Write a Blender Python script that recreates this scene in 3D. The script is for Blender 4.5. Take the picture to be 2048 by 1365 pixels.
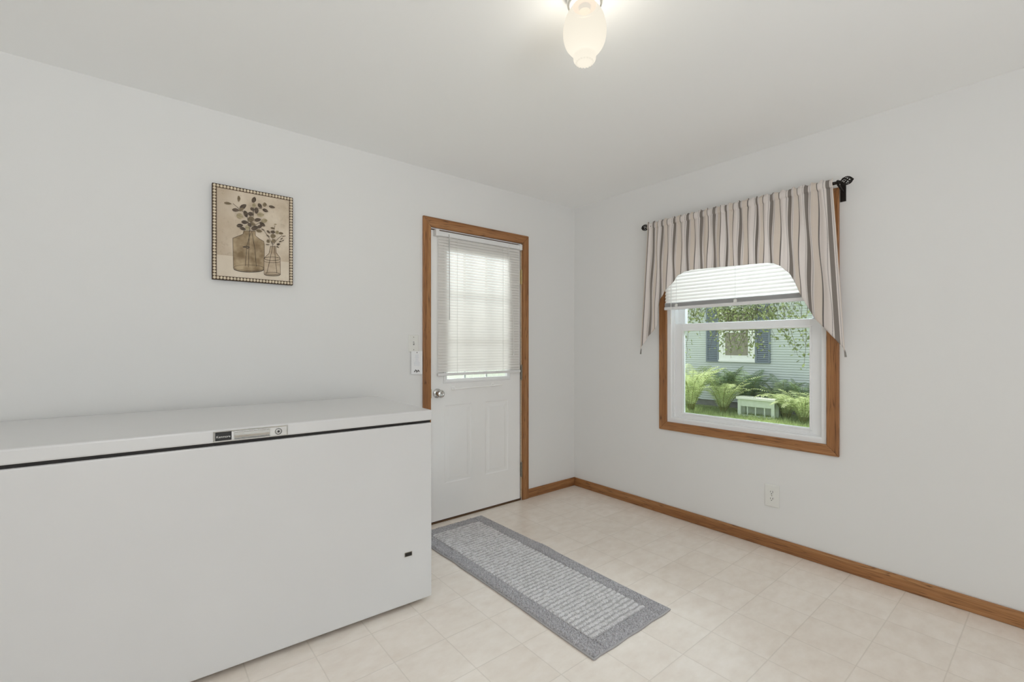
import bpy, bmesh, math, random
from mathutils import Vector, Matrix
from math import sin, cos, pi, radians

for o in list(bpy.data.objects):
    bpy.data.objects.remove(o, do_unlink=True)
SC = bpy.context.scene
COL = SC.collection

# ------------------------------------------------------------------ camera, sky, sun, fill, exposure
cam_d = bpy.data.cameras.new('camera')
cam_d.sensor_width = 36.0
cam_d.lens = 912.6 / 2048 * 36.0
cam_d.shift_y = (692.35 - 682.5) / 2048
cam_d.clip_start = 0.05
cam = bpy.data.objects.new('camera', cam_d)
COL.objects.link(cam)
cam.location = (-2.9809, -2.7785, 1.2301)
cam.rotation_euler = (radians(90), 0, -0.6848)
SC.camera = cam

W = bpy.data.worlds.new('world')
SC.world = W
W.use_nodes = True
bg = W.node_tree.nodes['Background']
bg.inputs[0].default_value = (0.88, 0.94, 1.0, 1)
bg.inputs[1].default_value = 1.5

def light(name, kind, loc, energy, color=(1, 1, 1), target=None, **kw):
    d = bpy.data.lights.new(name, kind)
    d.energy = energy
    d.color = color
    for k, v in kw.items():
        setattr(d, k, v)
    o = bpy.data.objects.new(name, d)
    COL.objects.link(o)
    o.location = loc
    if target is not None:
        o.rotation_euler = (Vector(target) - Vector(loc)).to_track_quat('-Z', 'Y').to_euler()
    return o

SUN_EL, SUN_AZ = radians(60), radians(20)
sd = Vector((cos(SUN_EL) * sin(SUN_AZ), cos(SUN_EL) * cos(SUN_AZ), sin(SUN_EL)))
light('sun', 'SUN', sd * 20, 9.0, (1.0, 0.95, 0.86), (0, 0, 0), angle=radians(0.6))
# added fill lights outside the added window behind the camera: one level, one aimed up
light('fill_front', 'AREA', (-3.0, -4.56, 1.40), 4.0, (0.94, 0.98, 1.0), (-2.7, 0, 1.9), shape='RECTANGLE', size=2.1, size_y=1.7)
light('fill_up_front', 'AREA', (-3.0, -5.75, 0.10), 118.0, (0.935, 0.968, 1.0), (-3.0, -4.9, 2.4), shape='RECTANGLE', size=2.2, size_y=1.5)
# added fill point behind the camera, with no fixture
light('fill_point', 'POINT', (-3.2, -3.6, 2.00), 17.0, (0.98, 0.99, 1.0), None, shadow_soft_size=0.25)
# patch of bright sky above the neighbour's roof, falling through the right window onto the rug
light('daylight_right', 'AREA', (1.05, -1.75, 2.25), 62.0, (0.74, 0.86, 1.0), (-1.15, -0.9, 0), shape='RECTANGLE', size=0.4, size_y=0.4)

# bright open sky in front of the back door, leaking between the slats of its blind
light('daylight_back', 'AREA', (-1.03, 1.7, 2.5), 82.0, (0.98, 0.99, 1.0), (-1.03, 0, 1.35), shape='RECTANGLE', size=2.6, size_y=1.2)

SC.view_settings.view_transform = 'Standard'
SC.view_settings.look = 'None'
SC.view_settings.exposure = -0.08
SC.view_settings.gamma = 1.0
SC.view_settings.use_curve_mapping = False
SC.cycles.max_bounces = 18
SC.cycles.diffuse_bounces = 16
SC.cycles.transparent_max_bounces = 16
SC.cycles.sample_clamp_indirect = 6
SC.cycles.use_denoising = True

# ------------------------------------------------------------------ material helpers
def lin(c):
    return tuple(((v / 255) / 12.92 if v / 255 <= 0.04045 else ((v / 255 + 0.055) / 1.055) ** 2.4) for v in c) + (1,)

class NT:
    def __init__(s, name):
        s.m = bpy.data.materials.new(name)
        s.m.use_nodes = True
        s.t = s.m.node_tree
        s.b = s.t.nodes['Principled BSDF']
        s.out = s.t.nodes['Material Output']
    def n(s, typ, **kw):
        x = s.t.nodes.new(typ)
        for k, v in kw.items():
            if k.startswith('i_'):
                key = k[2:]
                x.inputs[int(key) if key.isdigit() else key.replace('_', ' ')].default_value = v
            else:
                setattr(x, k, v)
        return x
    def l(s, a, b):
        s.t.links.new(a, b)
    def math(s, op, a, b=0.0, c=None):
        x = s.n('ShaderNodeMath', operation=op)
        for i, v in enumerate((a, b, c)):
            if v is None:
                continue
            if hasattr(v, 'links'):
                s.l(v, x.inputs[i])
            else:
                x.inputs[i].default_value = v
        return x.outputs[0]
    def mix(s, fac, a, b):
        x = s.n('ShaderNodeMix', data_type='RGBA')
        for sock, v in ((x.inputs[0], fac), (x.inputs[6], a), (x.inputs[7], b)):
            if hasattr(v, 'links'):
                s.l(v, sock)
            else:
                sock.default_value = v
        return x.outputs[2]
    def ramp(s, fac, stops):
        x = s.n('ShaderNodeValToRGB')
        e = x.color_ramp.elements
        while len(e) < len(stops):
            e.new(0.5)
        for el, (p, c) in zip(e, stops):
            el.position = p
            el.color = c
        s.l(fac, x.inputs[0])
        return x.outputs[0]
    def bump(s, h, strength=0.3, dist=0.002):
        x = s.n('ShaderNodeBump', i_Strength=strength, i_Distance=dist)
        s.l(h, x.inputs['Height'])
        s.l(x.outputs[0], s.b.inputs['Normal'])

def plain(name, rgb, rough=0.5, metal=0.0, noise=0.0, nscale=40, bump=0.0, trans=0.0, spec=0.5, coat=0.0):
    """solid colour with a slight procedural variation; trans>0 adds translucency"""
    t = NT(name)
    c = lin(rgb)
    t.b.inputs['Base Color'].default_value = c
    t.b.inputs['Roughness'].default_value = rough
    t.b.inputs['Metallic'].default_value = metal
    t.b.inputs['Specular IOR Level'].default_value = spec
    t.b.inputs['Coat Weight'].default_value = coat
    if noise or bump:
        tc = t.n('ShaderNodeTexCoord')
        nz = t.n('ShaderNodeTexNoise', i_Scale=nscale, i_Detail=4.0)
        t.l(tc.outputs['Object'], nz.inputs['Vector'])
        if noise:
            d = tuple(v * (1 - noise) for v in c[:3]) + (1,)
            u = tuple(min(1, v * (1 + noise)) for v in c[:3]) + (1,)
            t.l(t.ramp(nz.outputs[0], [(0.3, d), (0.7, u)]), t.b.inputs['Base Color'])
        if bump:
            t.bump(nz.outputs[0], bump, 0.002)
    if trans:
        tr = t.n('ShaderNodeBsdfTranslucent', i_Color=c)
        ms = t.n('ShaderNodeMixShader', i_0=trans)
        src = t.b.inputs['Base Color'].links
        if src:
            t.l(src[0].from_socket, tr.inputs[0])
        t.l(t.b.outputs[0], ms.inputs[1])
        t.l(tr.outputs[0], ms.inputs[2])
        t.l(ms.outputs[0], t.out.inputs['Surface'])
    return t.m

M = {}
M['wall'] = plain('wall_paint', (228, 228, 227), 0.7, bump=0.06, nscale=260, spec=0.3)
M['ceiling'] = plain('ceiling_paint', (243, 244, 244), 0.8, bump=0.05, nscale=220, spec=0.2)
M['white_enamel'] = plain('white_enamel', (218, 218, 218), 0.28, noise=0.012, nscale=3)
M['door_paint'] = plain('door_paint', (240, 240, 239), 0.4, noise=0.01, nscale=5)
M['vinyl'] = plain('white_vinyl', (236, 237, 238), 0.35, noise=0.01, nscale=8)
M['plastic'] = plain('white_plastic', (228, 228, 224), 0.35, noise=0.01, nscale=20)
M['slot'] = plain('slot_dark', (40, 38, 36), 0.6, noise=0.1)
M['slot_grey'] = plain('slot_grey', (150, 149, 146), 0.5, noise=0.1)
M['rod_white'] = plain('rod_white', (248, 248, 247), 0.3, noise=0.01)
M['gasket'] = plain('black_gasket', (30, 26, 24), 0.6, noise=0.15)
M['black'] = plain('black_plate', (26, 25, 24), 0.4, noise=0.1, nscale=90)
M['chrome'] = plain('chrome', (205, 205, 202), 0.12, 1.0, noise=0.05, nscale=60)
M['brushed'] = plain('brushed_aluminium', (205, 204, 200), 0.32, 1.0, noise=0.05, nscale=80)
M['iron'] = plain('dark_iron', (34, 27, 24), 0.42, 0.6, noise=0.2, nscale=60)
M['nickel'] = plain('hinge_nickel', (150, 143, 130), 0.35, 0.9, noise=0.1, nscale=60)
M['brass'] = plain('hinge_brass', (196, 176, 128), 0.3, 0.9, noise=0.1, nscale=60)
M['slat_door'] = plain('door_slat', (238, 236, 233), 0.4, noise=0.01, nscale=20, trans=0.26)
M['slat_window'] = plain('window_slat', (243, 239, 234), 0.4, noise=0.01, nscale=20, trans=0.13)
M['rail'] = plain('blind_rail', (226, 226, 226), 0.4, noise=0.01, nscale=20)
M['cord'] = plain('blind_cord', (228, 228, 224), 0.6, noise=0.02)
M['wand'] = plain('clear_wand', (190, 190, 188), 0.2, noise=0.02)
M['paper'] = plain('card_paper', (238, 239, 241), 0.6, noise=0.01, nscale=30)
M['ink'] = plain('card_ink', (112, 108, 106), 0.6, noise=0.1)
M['ink_blue'] = plain('card_ink_blue', (206, 212, 222), 0.6, noise=0.05)
M['tassel'] = plain('tassel_cloth', (140, 136, 132), 0.9, noise=0.2, nscale=300)
M['threshold'] = plain('threshold_wood', (92, 66, 40), 0.5, noise=0.2, nscale=60)
M['rug_back'] = plain('rug_binding', (168, 165, 165), 0.95, noise=0.15, nscale=300)
M['bead'] = plain('bone_bead', (222, 208, 184), 0.5, noise=0.12, nscale=90)
M['frame_brown'] = plain('frame_brown', (94, 74, 54), 0.6, noise=0.2, nscale=60)

def glass(name, rgb=(255, 255, 255), refl=0.06):
    t = NT(name)
    tr = t.n('ShaderNodeBsdfTransparent', i_Color=lin(rgb))
    gl = t.n('ShaderNodeBsdfGlossy', i_Roughness=0.02)
    fr = t.n('ShaderNodeFresnel', i_IOR=1.35)
    ms = t.n('ShaderNodeMixShader')
    t.l(fr.outputs[0], ms.inputs[0])
    t.l(tr.outputs[0], ms.inputs[1])
    t.l(gl.outputs[0], ms.inputs[2])
    t.l(ms.outputs[0], t.out.inputs['Surface'])
    return t.m
M['glass'] = glass('window_glass', (250, 253, 251))

def oak():
    t = NT('oak_wood')
    uv = t.n('ShaderNodeUVMap')
    mp = t.n('ShaderNodeMapping')
    mp.inputs['Scale'].default_value = (0.8, 30, 1)
    t.l(uv.outputs[0], mp.inputs[0])
    n1 = t.n('ShaderNodeTexNoise', i_Scale=1.0, i_Detail=5.0, i_Distortion=0.6)
    t.l(mp.outputs[0], n1.inputs['Vector'])
    base = t.ramp(n1.outputs[0], [(0.25, lin((132, 86, 48))), (0.5, lin((160, 110, 66))), (0.8, lin((182, 136, 90)))])
    # cathedral grain: rings stretched along the board
    mp2 = t.n('ShaderNodeMapping')
    mp2.inputs['Scale'].default_value = (1.3, 20, 1)
    t.l(uv.outputs[0], mp2.inputs[0])
    n2 = t.n('ShaderNodeTexNoise', i_Scale=0.8, i_Detail=2.0)
    t.l(mp2.outputs[0], n2.inputs['Vector'])
    rings = t.math('FRACT', t.math('MULTIPLY', n2.outputs[0], 15.0))
    line = t.ramp(rings, [(0.0, (0, 0, 0, 1)), (0.12, (1, 1, 1, 1)), (0.30, (0.25, 0.25, 0.25, 1)), (0.6, (0, 0, 0, 1))])
    mp3 = t.n('ShaderNodeMapping')
    mp3.inputs['Scale'].default_value = (9, 260, 1)
    t.l(uv.outputs[0], mp3.inputs[0])
    n3 = t.n('ShaderNodeTexNoise', i_Scale=1.0, i_Detail=3.0)
    t.l(mp3.outputs[0], n3.inputs['Vector'])
    pores = t.ramp(n3.outputs[0], [(0.52, (0, 0, 0, 1)), (0.68, (1, 1, 1, 1))])
    fac = t.math('MULTIPLY', t.math('MULTIPLY', line, 1.0), t.math('ADD', t.math('MULTIPLY', pores, 0.8), 0.35))
    fac = t.math('ADD', fac, t.math('MULTIPLY', pores, 0.26))
    t.l(t.mix(fac, base, lin((74, 42, 22))), t.b.inputs['Base Color'])
    t.b.inputs['Roughness'].default_value = 0.38
    return t.m
M['oak'] = oak()

def floor_mat():
    t = NT('floor_vinyl_tile')
    T = 0.2277
    tc = t.n('ShaderNodeTexCoord')
    sp = t.n('ShaderNodeSeparateXYZ')
    t.l(tc.outputs['Object'], sp.inputs[0])
    gx = t.math('DIVIDE', t.math('ADD', sp.outputs[0], 0.1644 + 40 * T), T)
    gy = t.math('DIVIDE', t.math('ADD', sp.outputs[1], 1.8004 + 40 * T), T)
    def edge(g):
        f = t.math('FRACT', g)
        return t.math('MINIMUM', f, t.math('SUBTRACT', 1.0, f))
    d = t.math('MINIMUM', edge(gx), edge(gy))
    joint = t.ramp(d, [(0.0, (1, 1, 1, 1)), (0.005, (1, 1, 1, 1)), (0.012, (0, 0, 0, 1))])
    cell = t.n('ShaderNodeCombineXYZ')
    t.l(t.math('FLOOR', gx), cell.inputs[0])
    t.l(t.math('FLOOR', gy), cell.inputs[1])
    wn = t.n('ShaderNodeTexWhiteNoise', noise_dimensions='2D')
    t.l(cell.outputs[0], wn.inputs['Vector'])
    # mottled stone print, drawn out along one direction
    mp = t.n('ShaderNodeMapping')
    mp.inputs['Scale'].default_value = (7, 12, 1)
    t.l(tc.outputs['Object'], mp.inputs[0])
    off = t.n('ShaderNodeVectorMath', operation='ADD')
    t.l(mp.outputs[0], off.inputs[0])
    t.l(wn.outputs['Color'], off.inputs[1])
    nz = t.n('ShaderNodeTexNoise', i_Scale=1.6, i_Detail=8.0, i_Roughness=0.6)
    t.l(off.outputs[0], nz.inputs['Vector'])
    c = t.ramp(nz.outputs[0], [(0.3, lin((228, 217, 206))), (0.55, lin((235, 226, 216))), (0.75, lin((240, 232, 224)))])
    c = t.mix(t.math('MULTIPLY', wn.outputs[0], 0.16), c, lin((210, 196, 180)))
    c = t.mix(t.math('MULTIPLY', joint, 0.24), c, lin((164, 154, 140)))
    t.l(c, t.b.inputs['Base Color'])
    t.b.inputs['Roughness'].default_value = 0.27
    t.b.inputs['Specular IOR Level'].default_value = 0.7
    n2 = t.n('ShaderNodeTexNoise', i_Scale=70.0, i_Detail=3.0)
    t.l(tc.outputs['Object'], n2.inputs['Vector'])
    h = t.math('SUBTRACT', t.math('MULTIPLY', n2.outputs[0], 0.15), t.math('MULTIPLY', joint, 0.8))
    t.bump(h, 0.25, 0.0012)
    return t.m
M['floor'] = floor_mat()

def fabric():
    """striped cotton: UV.x counts stripe repeats across the cloth, UV.y is height in metres"""
    t = NT('striped_fabric')
    uv = t.n('ShaderNodeUVMap')
    sp = t.n('ShaderNodeSeparateXYZ')
    t.l(uv.outputs[0], sp.inputs[0])
    s, z = sp.outputs[0], sp.outputs[1]
    f = t.math('FRACT', t.math('ADD', s, 20.5))          # 0.5 = middle of a thick stripe
    d = t.math('ABSOLUTE', t.math('SUBTRACT', f, 0.5))
    thick = t.math('LESS_THAN', d, 0.095)
    thin = t.math('GREATER_THAN', d, 0.475)
    dotband = t.math('LESS_THAN', t.math('ABSOLUTE', t.math('SUBTRACT', d, 0.165)), 0.016)
    dots = t.math('MULTIPLY', dotband, t.math('GREATER_THAN', t.math('FRACT', t.math('MULTIPLY', z, 150.0)), 0.5))
    beige = t.math('MULTIPLY', t.math('GREATER_THAN', f, 0.5), t.math('GREATER_THAN', d, 0.22))
    wv = t.n('ShaderNodeCombineXYZ')
    t.l(t.math('MULTIPLY', s, 60.0), wv.inputs[0])
    t.l(t.math('MULTIPLY', z, 500.0), wv.inputs[1])
    nz = t.n('ShaderNodeTexNoise', i_Scale=1.0, i_Detail=2.0)
    t.l(wv.outputs[0], nz.inputs['Vector'])
    c = t.mix(beige, lin((243, 237, 234)), lin((231, 221, 211)))
    c = t.mix(t.math('MULTIPLY', nz.outputs[0], 0.14), c, lin((196, 188, 178)))
    dark = t.mix(nz.outputs[0], lin((92, 86, 82)), lin((176, 166, 158)))
    c = t.mix(t.math('MULTIPLY', thick, 0.92), c, dark)
    c = t.mix(t.math('MULTIPLY', thin, 0.8), c, lin((74, 68, 66)))
    c = t.mix(t.math('MULTIPLY', dots, 0.8), c, lin((84, 78, 76)))
    t.l(c, t.b.inputs['Base Color'])
    t.b.inputs['Roughness'].default_value = 0.9
    t.b.inputs['Specular IOR Level'].default_value = 0.1
    tr = t.n('ShaderNodeBsdfTranslucent')
    t.l(c, tr.inputs[0])
    ms = t.n('ShaderNodeMixShader', i_0=0.28)
    t.l(t.b.outputs[0], ms.inputs[1])
    t.l(tr.outputs[0], ms.inputs[2])
    t.l(ms.outputs[0], t.out.inputs['Surface'])
    return t.m
M['fabric'] = fabric()

def globe_mat():
    # opal glass: lets part of the bulb's light straight through, scatters a little, glows cream
    t = NT('opal_glass')
    tr = t.n('ShaderNodeBsdfTransparent', i_Color=lin((255, 250, 238)))
    em = t.n('ShaderNodeEmission', i_Color=(1.0, 0.935, 0.80, 1), i_Strength=0.94)
    tl = t.n('ShaderNodeBsdfTranslucent', i_Color=(0.0021, 0.0020, 0.0018, 1))
    m1 = t.n('ShaderNodeMixShader', i_0=0.86)
    t.l(tr.outputs[0], m1.inputs[1])
    t.l(em.outputs[0], m1.inputs[2])
    ad = t.n('ShaderNodeAddShader')
    t.l(m1.outputs[0], ad.inputs[0])
    t.l(tl.outputs[0], ad.inputs[1])
    t.l(ad.outputs[0], t.out.inputs['Surface'])
    return t.m
M['opal'] = globe_mat()
def rug_mats():
    t = NT('rug_border_pile')
    tc = t.n('ShaderNodeTexCoord')
    nz = t.n('ShaderNodeTexNoise', i_Scale=150.0, i_Detail=3.0)
    t.l(tc.outputs['Object'], nz.inputs['Vector'])
    t.l(t.ramp(nz.outputs[0], [(0.3, lin((142, 140, 141))), (0.5, lin((172, 170, 172))), (0.72, lin((194, 192, 195)))]), t.b.inputs['Base Color'])
    t.b.inputs['Roughness'].default_value = 1.0
    t.b.inputs['Specular IOR Level'].default_value = 0.05
    M['pile'] = t.m
    t = NT('rug_loops')
    tc = t.n('ShaderNodeTexCoord')
    nz = t.n('ShaderNodeTexNoise', i_Scale=60.0, i_Detail=5.0)
    t.l(tc.outputs['Object'], nz.inputs['Vector'])
    t.l(t.ramp(nz.outputs[0], [(0.3, lin((196, 194, 193))), (0.6, lin((222, 220, 221)))]), t.b.inputs['Base Color'])
    t.b.inputs['Roughness'].default_value = 1.0
    t.b.inputs['Specular IOR Level'].default_value = 0.05
    M['loops'] = t.m
rug_mats()

# ------------------------------------------------------------------ mesh helpers
class MB:
    def __init__(s):
        s.v, s.f, s.fm = [], [], []
    def add(s, vs, fs, m=0):
        o = len(s.v)
        s.v += [tuple(p) for p in vs]
        s.f += [tuple(i + o for i in f) for f in fs]
        s.fm += [m] * len(fs)
        return s
    def box(s, x0, x1, y0, y1, z0, z1, m=0):
        x0, x1 = min(x0, x1), max(x0, x1); y0, y1 = min(y0, y1), max(y0, y1); z0, z1 = min(z0, z1), max(z0, z1)
        return s.add([(x0, y0, z0), (x1, y0, z0), (x1, y1, z0), (x0, y1, z0), (x0, y0, z1), (x1, y0, z1), (x1, y1, z1), (x0, y1, z1)],
                     [(0, 3, 2, 1), (4, 5, 6, 7), (0, 1, 5, 4), (1, 2, 6, 5), (2, 3, 7, 6), (3, 0, 4, 7)], m)
    def prism(s, poly, fn, h0, h1, m=0):
        """poly: 2-D outline; fn(a, b, h) -> 3-D point"""
        n = len(poly)
        vs = [fn(a, b, h0) for a, b in poly] + [fn(a, b, h1) for a, b in poly]
        fs = [tuple(range(n)), tuple(range(2 * n - 1, n - 1, -1))]
        fs += [(i, i + n, (i + 1) % n + n, (i + 1) % n) for i in range(n)]
        return s.add(vs, fs, m)
    def ring(s, a0, a1, b0, b1, prof, fn, m=0, cap_in=False):
        """rectangular moulding: prof = [(inset, height)...] swept round the rectangle"""
        vs, fs = [], []
        for ins, h in prof:
            vs += [fn(a0 + ins, b0 + ins, h), fn(a1 - ins, b0 + ins, h), fn(a1 - ins, b1 - ins, h), fn(a0 + ins, b1 - ins, h)]
        for k in range(len(prof) - 1):
            for i in range(4):
                j = (i + 1) % 4
                fs.append((k * 4 + i, k * 4 + j, k * 4 + 4 + j, k * 4 + 4 + i))
        if cap_in:
            k = (len(prof) - 1) * 4
            fs.append((k, k + 1, k + 2, k + 3))
        return s.add(vs, fs, m)
    def tube(s, path, r, n=8, m=0, caps=True):
        path = [Vector(p) for p in path]
        rs = r if isinstance(r, (list, tuple)) else [r] * len(path)
        vs, fs = [], []
        up = None
        for k, p in enumerate(path):
            t = (path[min(k + 1, len(path) - 1)] - path[max(k - 1, 0)]).normalized()
            if up is None:
                up = Vector((0, 0, 1)) if abs(t.z) < 0.9 else Vector((1, 0, 0))
            a = t.cross(up)
            a = a.normalized() if a.length > 1e-6 else Vector((1, 0, 0))
            up = a.cross(t).normalized()
            for i in range(n):
                q = 2 * pi * i / n
                vs.append(p + (a * cos(q) + up * sin(q)) * rs[k])
        for k in range(len(path) - 1):
            for i in range(n):
                j = (i + 1) % n
                fs.append((k * n + i, k * n + j, k * n + n + j, k * n + n + i))
        if caps:
            fs.append(tuple(range(n - 1, -1, -1)))
            e = (len(path) - 1) * n
            fs.append(tuple(range(e, e + n)))
        return s.add(vs, fs, m)
    def lathe(s, prof, c, fn=None, n=32, m=0):
        """prof = [(r, h)...] about axis through c; fn(a, b, h) maps to 3-D (default axis z)"""
        c = Vector(c)
        fn = fn or (lambda a, b, h: Vector((a, b, h)))
        vs, fs = [], []
        for r, h in prof:
            for i in range(n):
                q = 2 * pi * i / n
                vs.append(c + Vector(fn(r * cos(q), r * sin(q), h)))
        for k in range(len(prof) - 1):
            for i in range(n):
                j = (i + 1) % n
                fs.append((k * n + i, k * n + j, k * n + n + j, k * n + n + i))
        return s.add(vs, fs, m)
    def ball(s, c, rx, ry, rz, nu=8, nv=6, m=0):
        vs, fs = [], []
        for k in range(nv + 1):
            th = pi * k / nv
            for i in range(nu):
                ph = 2 * pi * i / nu
                vs.append((c[0] + rx * sin(th) * cos(ph), c[1] + ry * sin(th) * sin(ph), c[2] + rz * cos(th)))
        for k in range(nv):
            for i in range(nu):
                j = (i + 1) % nu
                fs.append((k * nu + i, k * nu + nu + i, k * nu + nu + j, k * nu + j))
        return s.add(vs, fs, m)
    def build(s, name, mats, parent=None, origin=(0, 0, 0), smooth=False, bevel=0, seg=2, uv=None, clean=True):
        """links the collected faces as ONE mesh object; vertices are given relative to `origin` in the parent's frame"""
        me = bpy.data.meshes.new(name)
        ox = Vector(origin)
        me.from_pydata([Vector(p) - ox for p in s.v], [], s.f)
        mats = mats if isinstance(mats, (list, tuple)) else [mats]
        for m in mats:
            me.materials.append(M[m])
        me.polygons.foreach_set('material_index', s.fm)
        if uv:
            L = me.uv_layers.new(name='UVMap')
            for lp in me.loops:
                L.data[lp.index].uv = uv(s.v[lp.vertex_index])
        if clean:
            bm = bmesh.new()
            bm.from_mesh(me)
            bmesh.ops.recalc_face_normals(bm, faces=bm.faces)
            bm.to_mesh(me)
            bm.free()
        if smooth:
            me.polygons.foreach_set('use_smooth', [True] * len(me.polygons))
            if smooth == 'auto':
                me.set_sharp_from_angle(angle=radians(38))
        o = bpy.data.objects.new(name, me)
        COL.objects.link(o)
        o.location = origin
        if parent:
            o.parent = parent
        if bevel:
            b = o.modifiers.new('bevel', 'BEVEL')
            b.width = bevel
            b.segments = seg
            b.limit_method = 'ANGLE'
            b.harden_normals = False
        return o

def tag(o, label, cat, group=None, kind=None):
    o['label'] = label
    o['category'] = cat
    if group:
        o['group'] = group
    if kind:
        o['kind'] = kind
    return o

def thing(name, label, cat, loc=(0, 0, 0), rotz=0, group=None, kind=None):
    o = bpy.data.objects.new(name, None)
    COL.objects.link(o)
    o.location = loc
    o.rotation_euler = (0, 0, rotz)
    o.empty_display_size = 0.05
    return tag(o, label, cat, group, kind)

def rel(mb, loc):
    mb.v = [(p[0] - loc[0], p[1] - loc[1], p[2] - loc[2]) for p in mb.v]
    return mb

# ------------------------------------------------------------------ the room
CH = 2.44
XL, YF = -4.7, -4.5           # unseen left and front walls
DX0, DX1, DZ = -1.436, -0.620, 2.038      # door opening
WY0, WY1, WZ0, WZ1 = -1.916, -0.920, 0.680, 2.040   # window opening

tag(MB().box(XL - 0.12, 0.12, YF - 0.12, 0.12, -0.6, 0).build('floor', 'floor'),
    'beige vinyl floor printed with square stone tiles', 'floor', kind='structure')
tag(MB().box(XL - 0.12, 0.12, YF - 0.12, 0.12, CH, CH + 0.1).build('ceiling', 'ceiling'),
    'plain white painted ceiling around the lit globe lamp', 'ceiling', kind='structure')
b = MB()
b.box(XL - 0.12, DX0, 0, 0.12, 0, CH); b.box(DX1, 0.12, 0, 0.12, 0, CH); b.box(DX0, DX1, 0, 0.12, DZ, CH)
tag(b.build('wall_back', 'wall'), 'white painted wall holding the door and the botanical picture', 'wall', kind='structure')
b = MB()
b.box(0, 0.12, YF - 0.12, WY0, 0, CH); b.box(0, 0.12, WY1, 0, 0, CH); b.box(0, 0.12, WY0, WY1, 0, WZ0); b.box(0, 0.12, WY0, WY1, WZ1, CH)
tag(b.build('wall_right', 'wall'), 'white painted wall with the window and the outlet', 'wall', kind='structure')
tag(MB().box(XL - 0.12, XL, YF, 0, 0, CH).build('wall_left', 'wall'), 'white painted wall opposite the window, beyond the freezer', 'wall', kind='structure')
FX0, FX1, FZ0, FZ1 = -4.1, -1.9, 0.45, 2.25
b = MB()
b.box(XL - 0.12, FX0, YF - 0.12, YF, 0, CH); b.box(FX1, 0, YF - 0.12, YF, 0, CH)
b.box(FX0, FX1, YF - 0.12, YF, 0, FZ0); b.box(FX0, FX1, YF - 0.12, YF, FZ1, CH)
tag(b.build('wall_front', 'wall'), 'white painted wall behind the viewer with an added window', 'wall', kind='structure')
w2 = thing('fill_window', 'added white framed window letting fill light in behind the viewer', 'window', (FX0, YF, FZ0), kind='structure')  # unseen window added so the fill lights reach the room
b = MB()
b.ring(FX0, FX1, FZ0, FZ1, [(0, 0.0), (0, 0.02), (0.05, 0.02), (0.05, -0.08), (0, -0.08)], lambda a, z, h: (a, YF + h - 0.03, z))
b.box((FX0 + FX1) / 2 - 0.03, (FX0 + FX1) / 2 + 0.03, YF - 0.1, YF - 0.03, FZ0, FZ1)
rel(b, w2.location).build('window_frame', 'vinyl', w2)
tag(MB().box(XL - 0.6, 0.56, YF - 0.6, 0.66, CH + 0.11, CH + 0.25).build('roof', 'wall'),
    'white roof overhang sheltering the door and window from outside', 'roof', kind='structure')

# --- oak boards
brd_seed = [0]
def oak_board(name, poly, fn, h0, h1, along, parent=None, bevel=0.004):
    """poly in (a, b); `along` 0/1 picks which of a, b runs with the grain"""
    brd_seed[0] += 1
    ou, ov = brd_seed[0] * 3.17, brd_seed[0] * 1.31
    b = MB().prism(poly, fn, h0, h1)
    n = len(poly)
    ab = [(p[along], p[1 - along]) for p in poly] * 2
    hh = [h0] * n + [h1] * n
    key = {tuple(round(c, 5) for c in v): (q[0] + ou, q[1] + hh[i] * 0.9 + ov) for i, (v, q) in enumerate(zip(b.v, ab))}
    return b.build(name, 'oak', parent, bevel=bevel, uv=lambda v: key[tuple(round(c, 5) for c in v)])

fb = lambda a, z, h: (a, -h, z)          # on the back wall, h out into the room
fr = lambda a, z, h: (-h, a, z)          # on the right wall
CW = 0.058
tr1 = thing('trim_1', 'oak casing boards framing the white entry door', 'door trim', kind='structure')
xo0, xi0, xi1, xo1, zi, zo = -1.4965, -1.4375, -0.6170, -0.5500, 2.045, 2.113
oak_board('casing_board', [(xo0, 0), (xi0, 0), (xi0, zi), (xo0, zo)], fb, 0, 0.017, 1, tr1)
oak_board('casing_board', [(xi1, 0), (xo1, 0), (xo1, zo), (xi1, zi)], fb, 0, 0.017, 1, tr1)
oak_board('casing_board', [(xi0, zi), (xi1, zi), (xo1, zo), (xo0, zo)], fb, 0, 0.017, 0, tr1)
# jamb inside the opening
b = MB()
b.box(DX0, DX0 + 0.004, 0.0, 0.12, 0, DZ); b.box(DX1 - 0.004, DX1, 0.0, 0.12, 0, DZ); b.box(DX0, DX1, 0.0, 0.12, DZ - 0.004, DZ)
b.build('door_jamb', 'threshold', tr1)
MB().box(DX0 + 0.005, DX1 - 0.005, -0.004, 0.12, 0.0005, 0.009).build('threshold', 'threshold', tr1)
MB().box(DX1 - 0.0045, DX1 + 0.0035, -0.003, 0.0, 0.02, DZ - 0.05).build('weatherstrip', 'bead', tr1)

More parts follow.
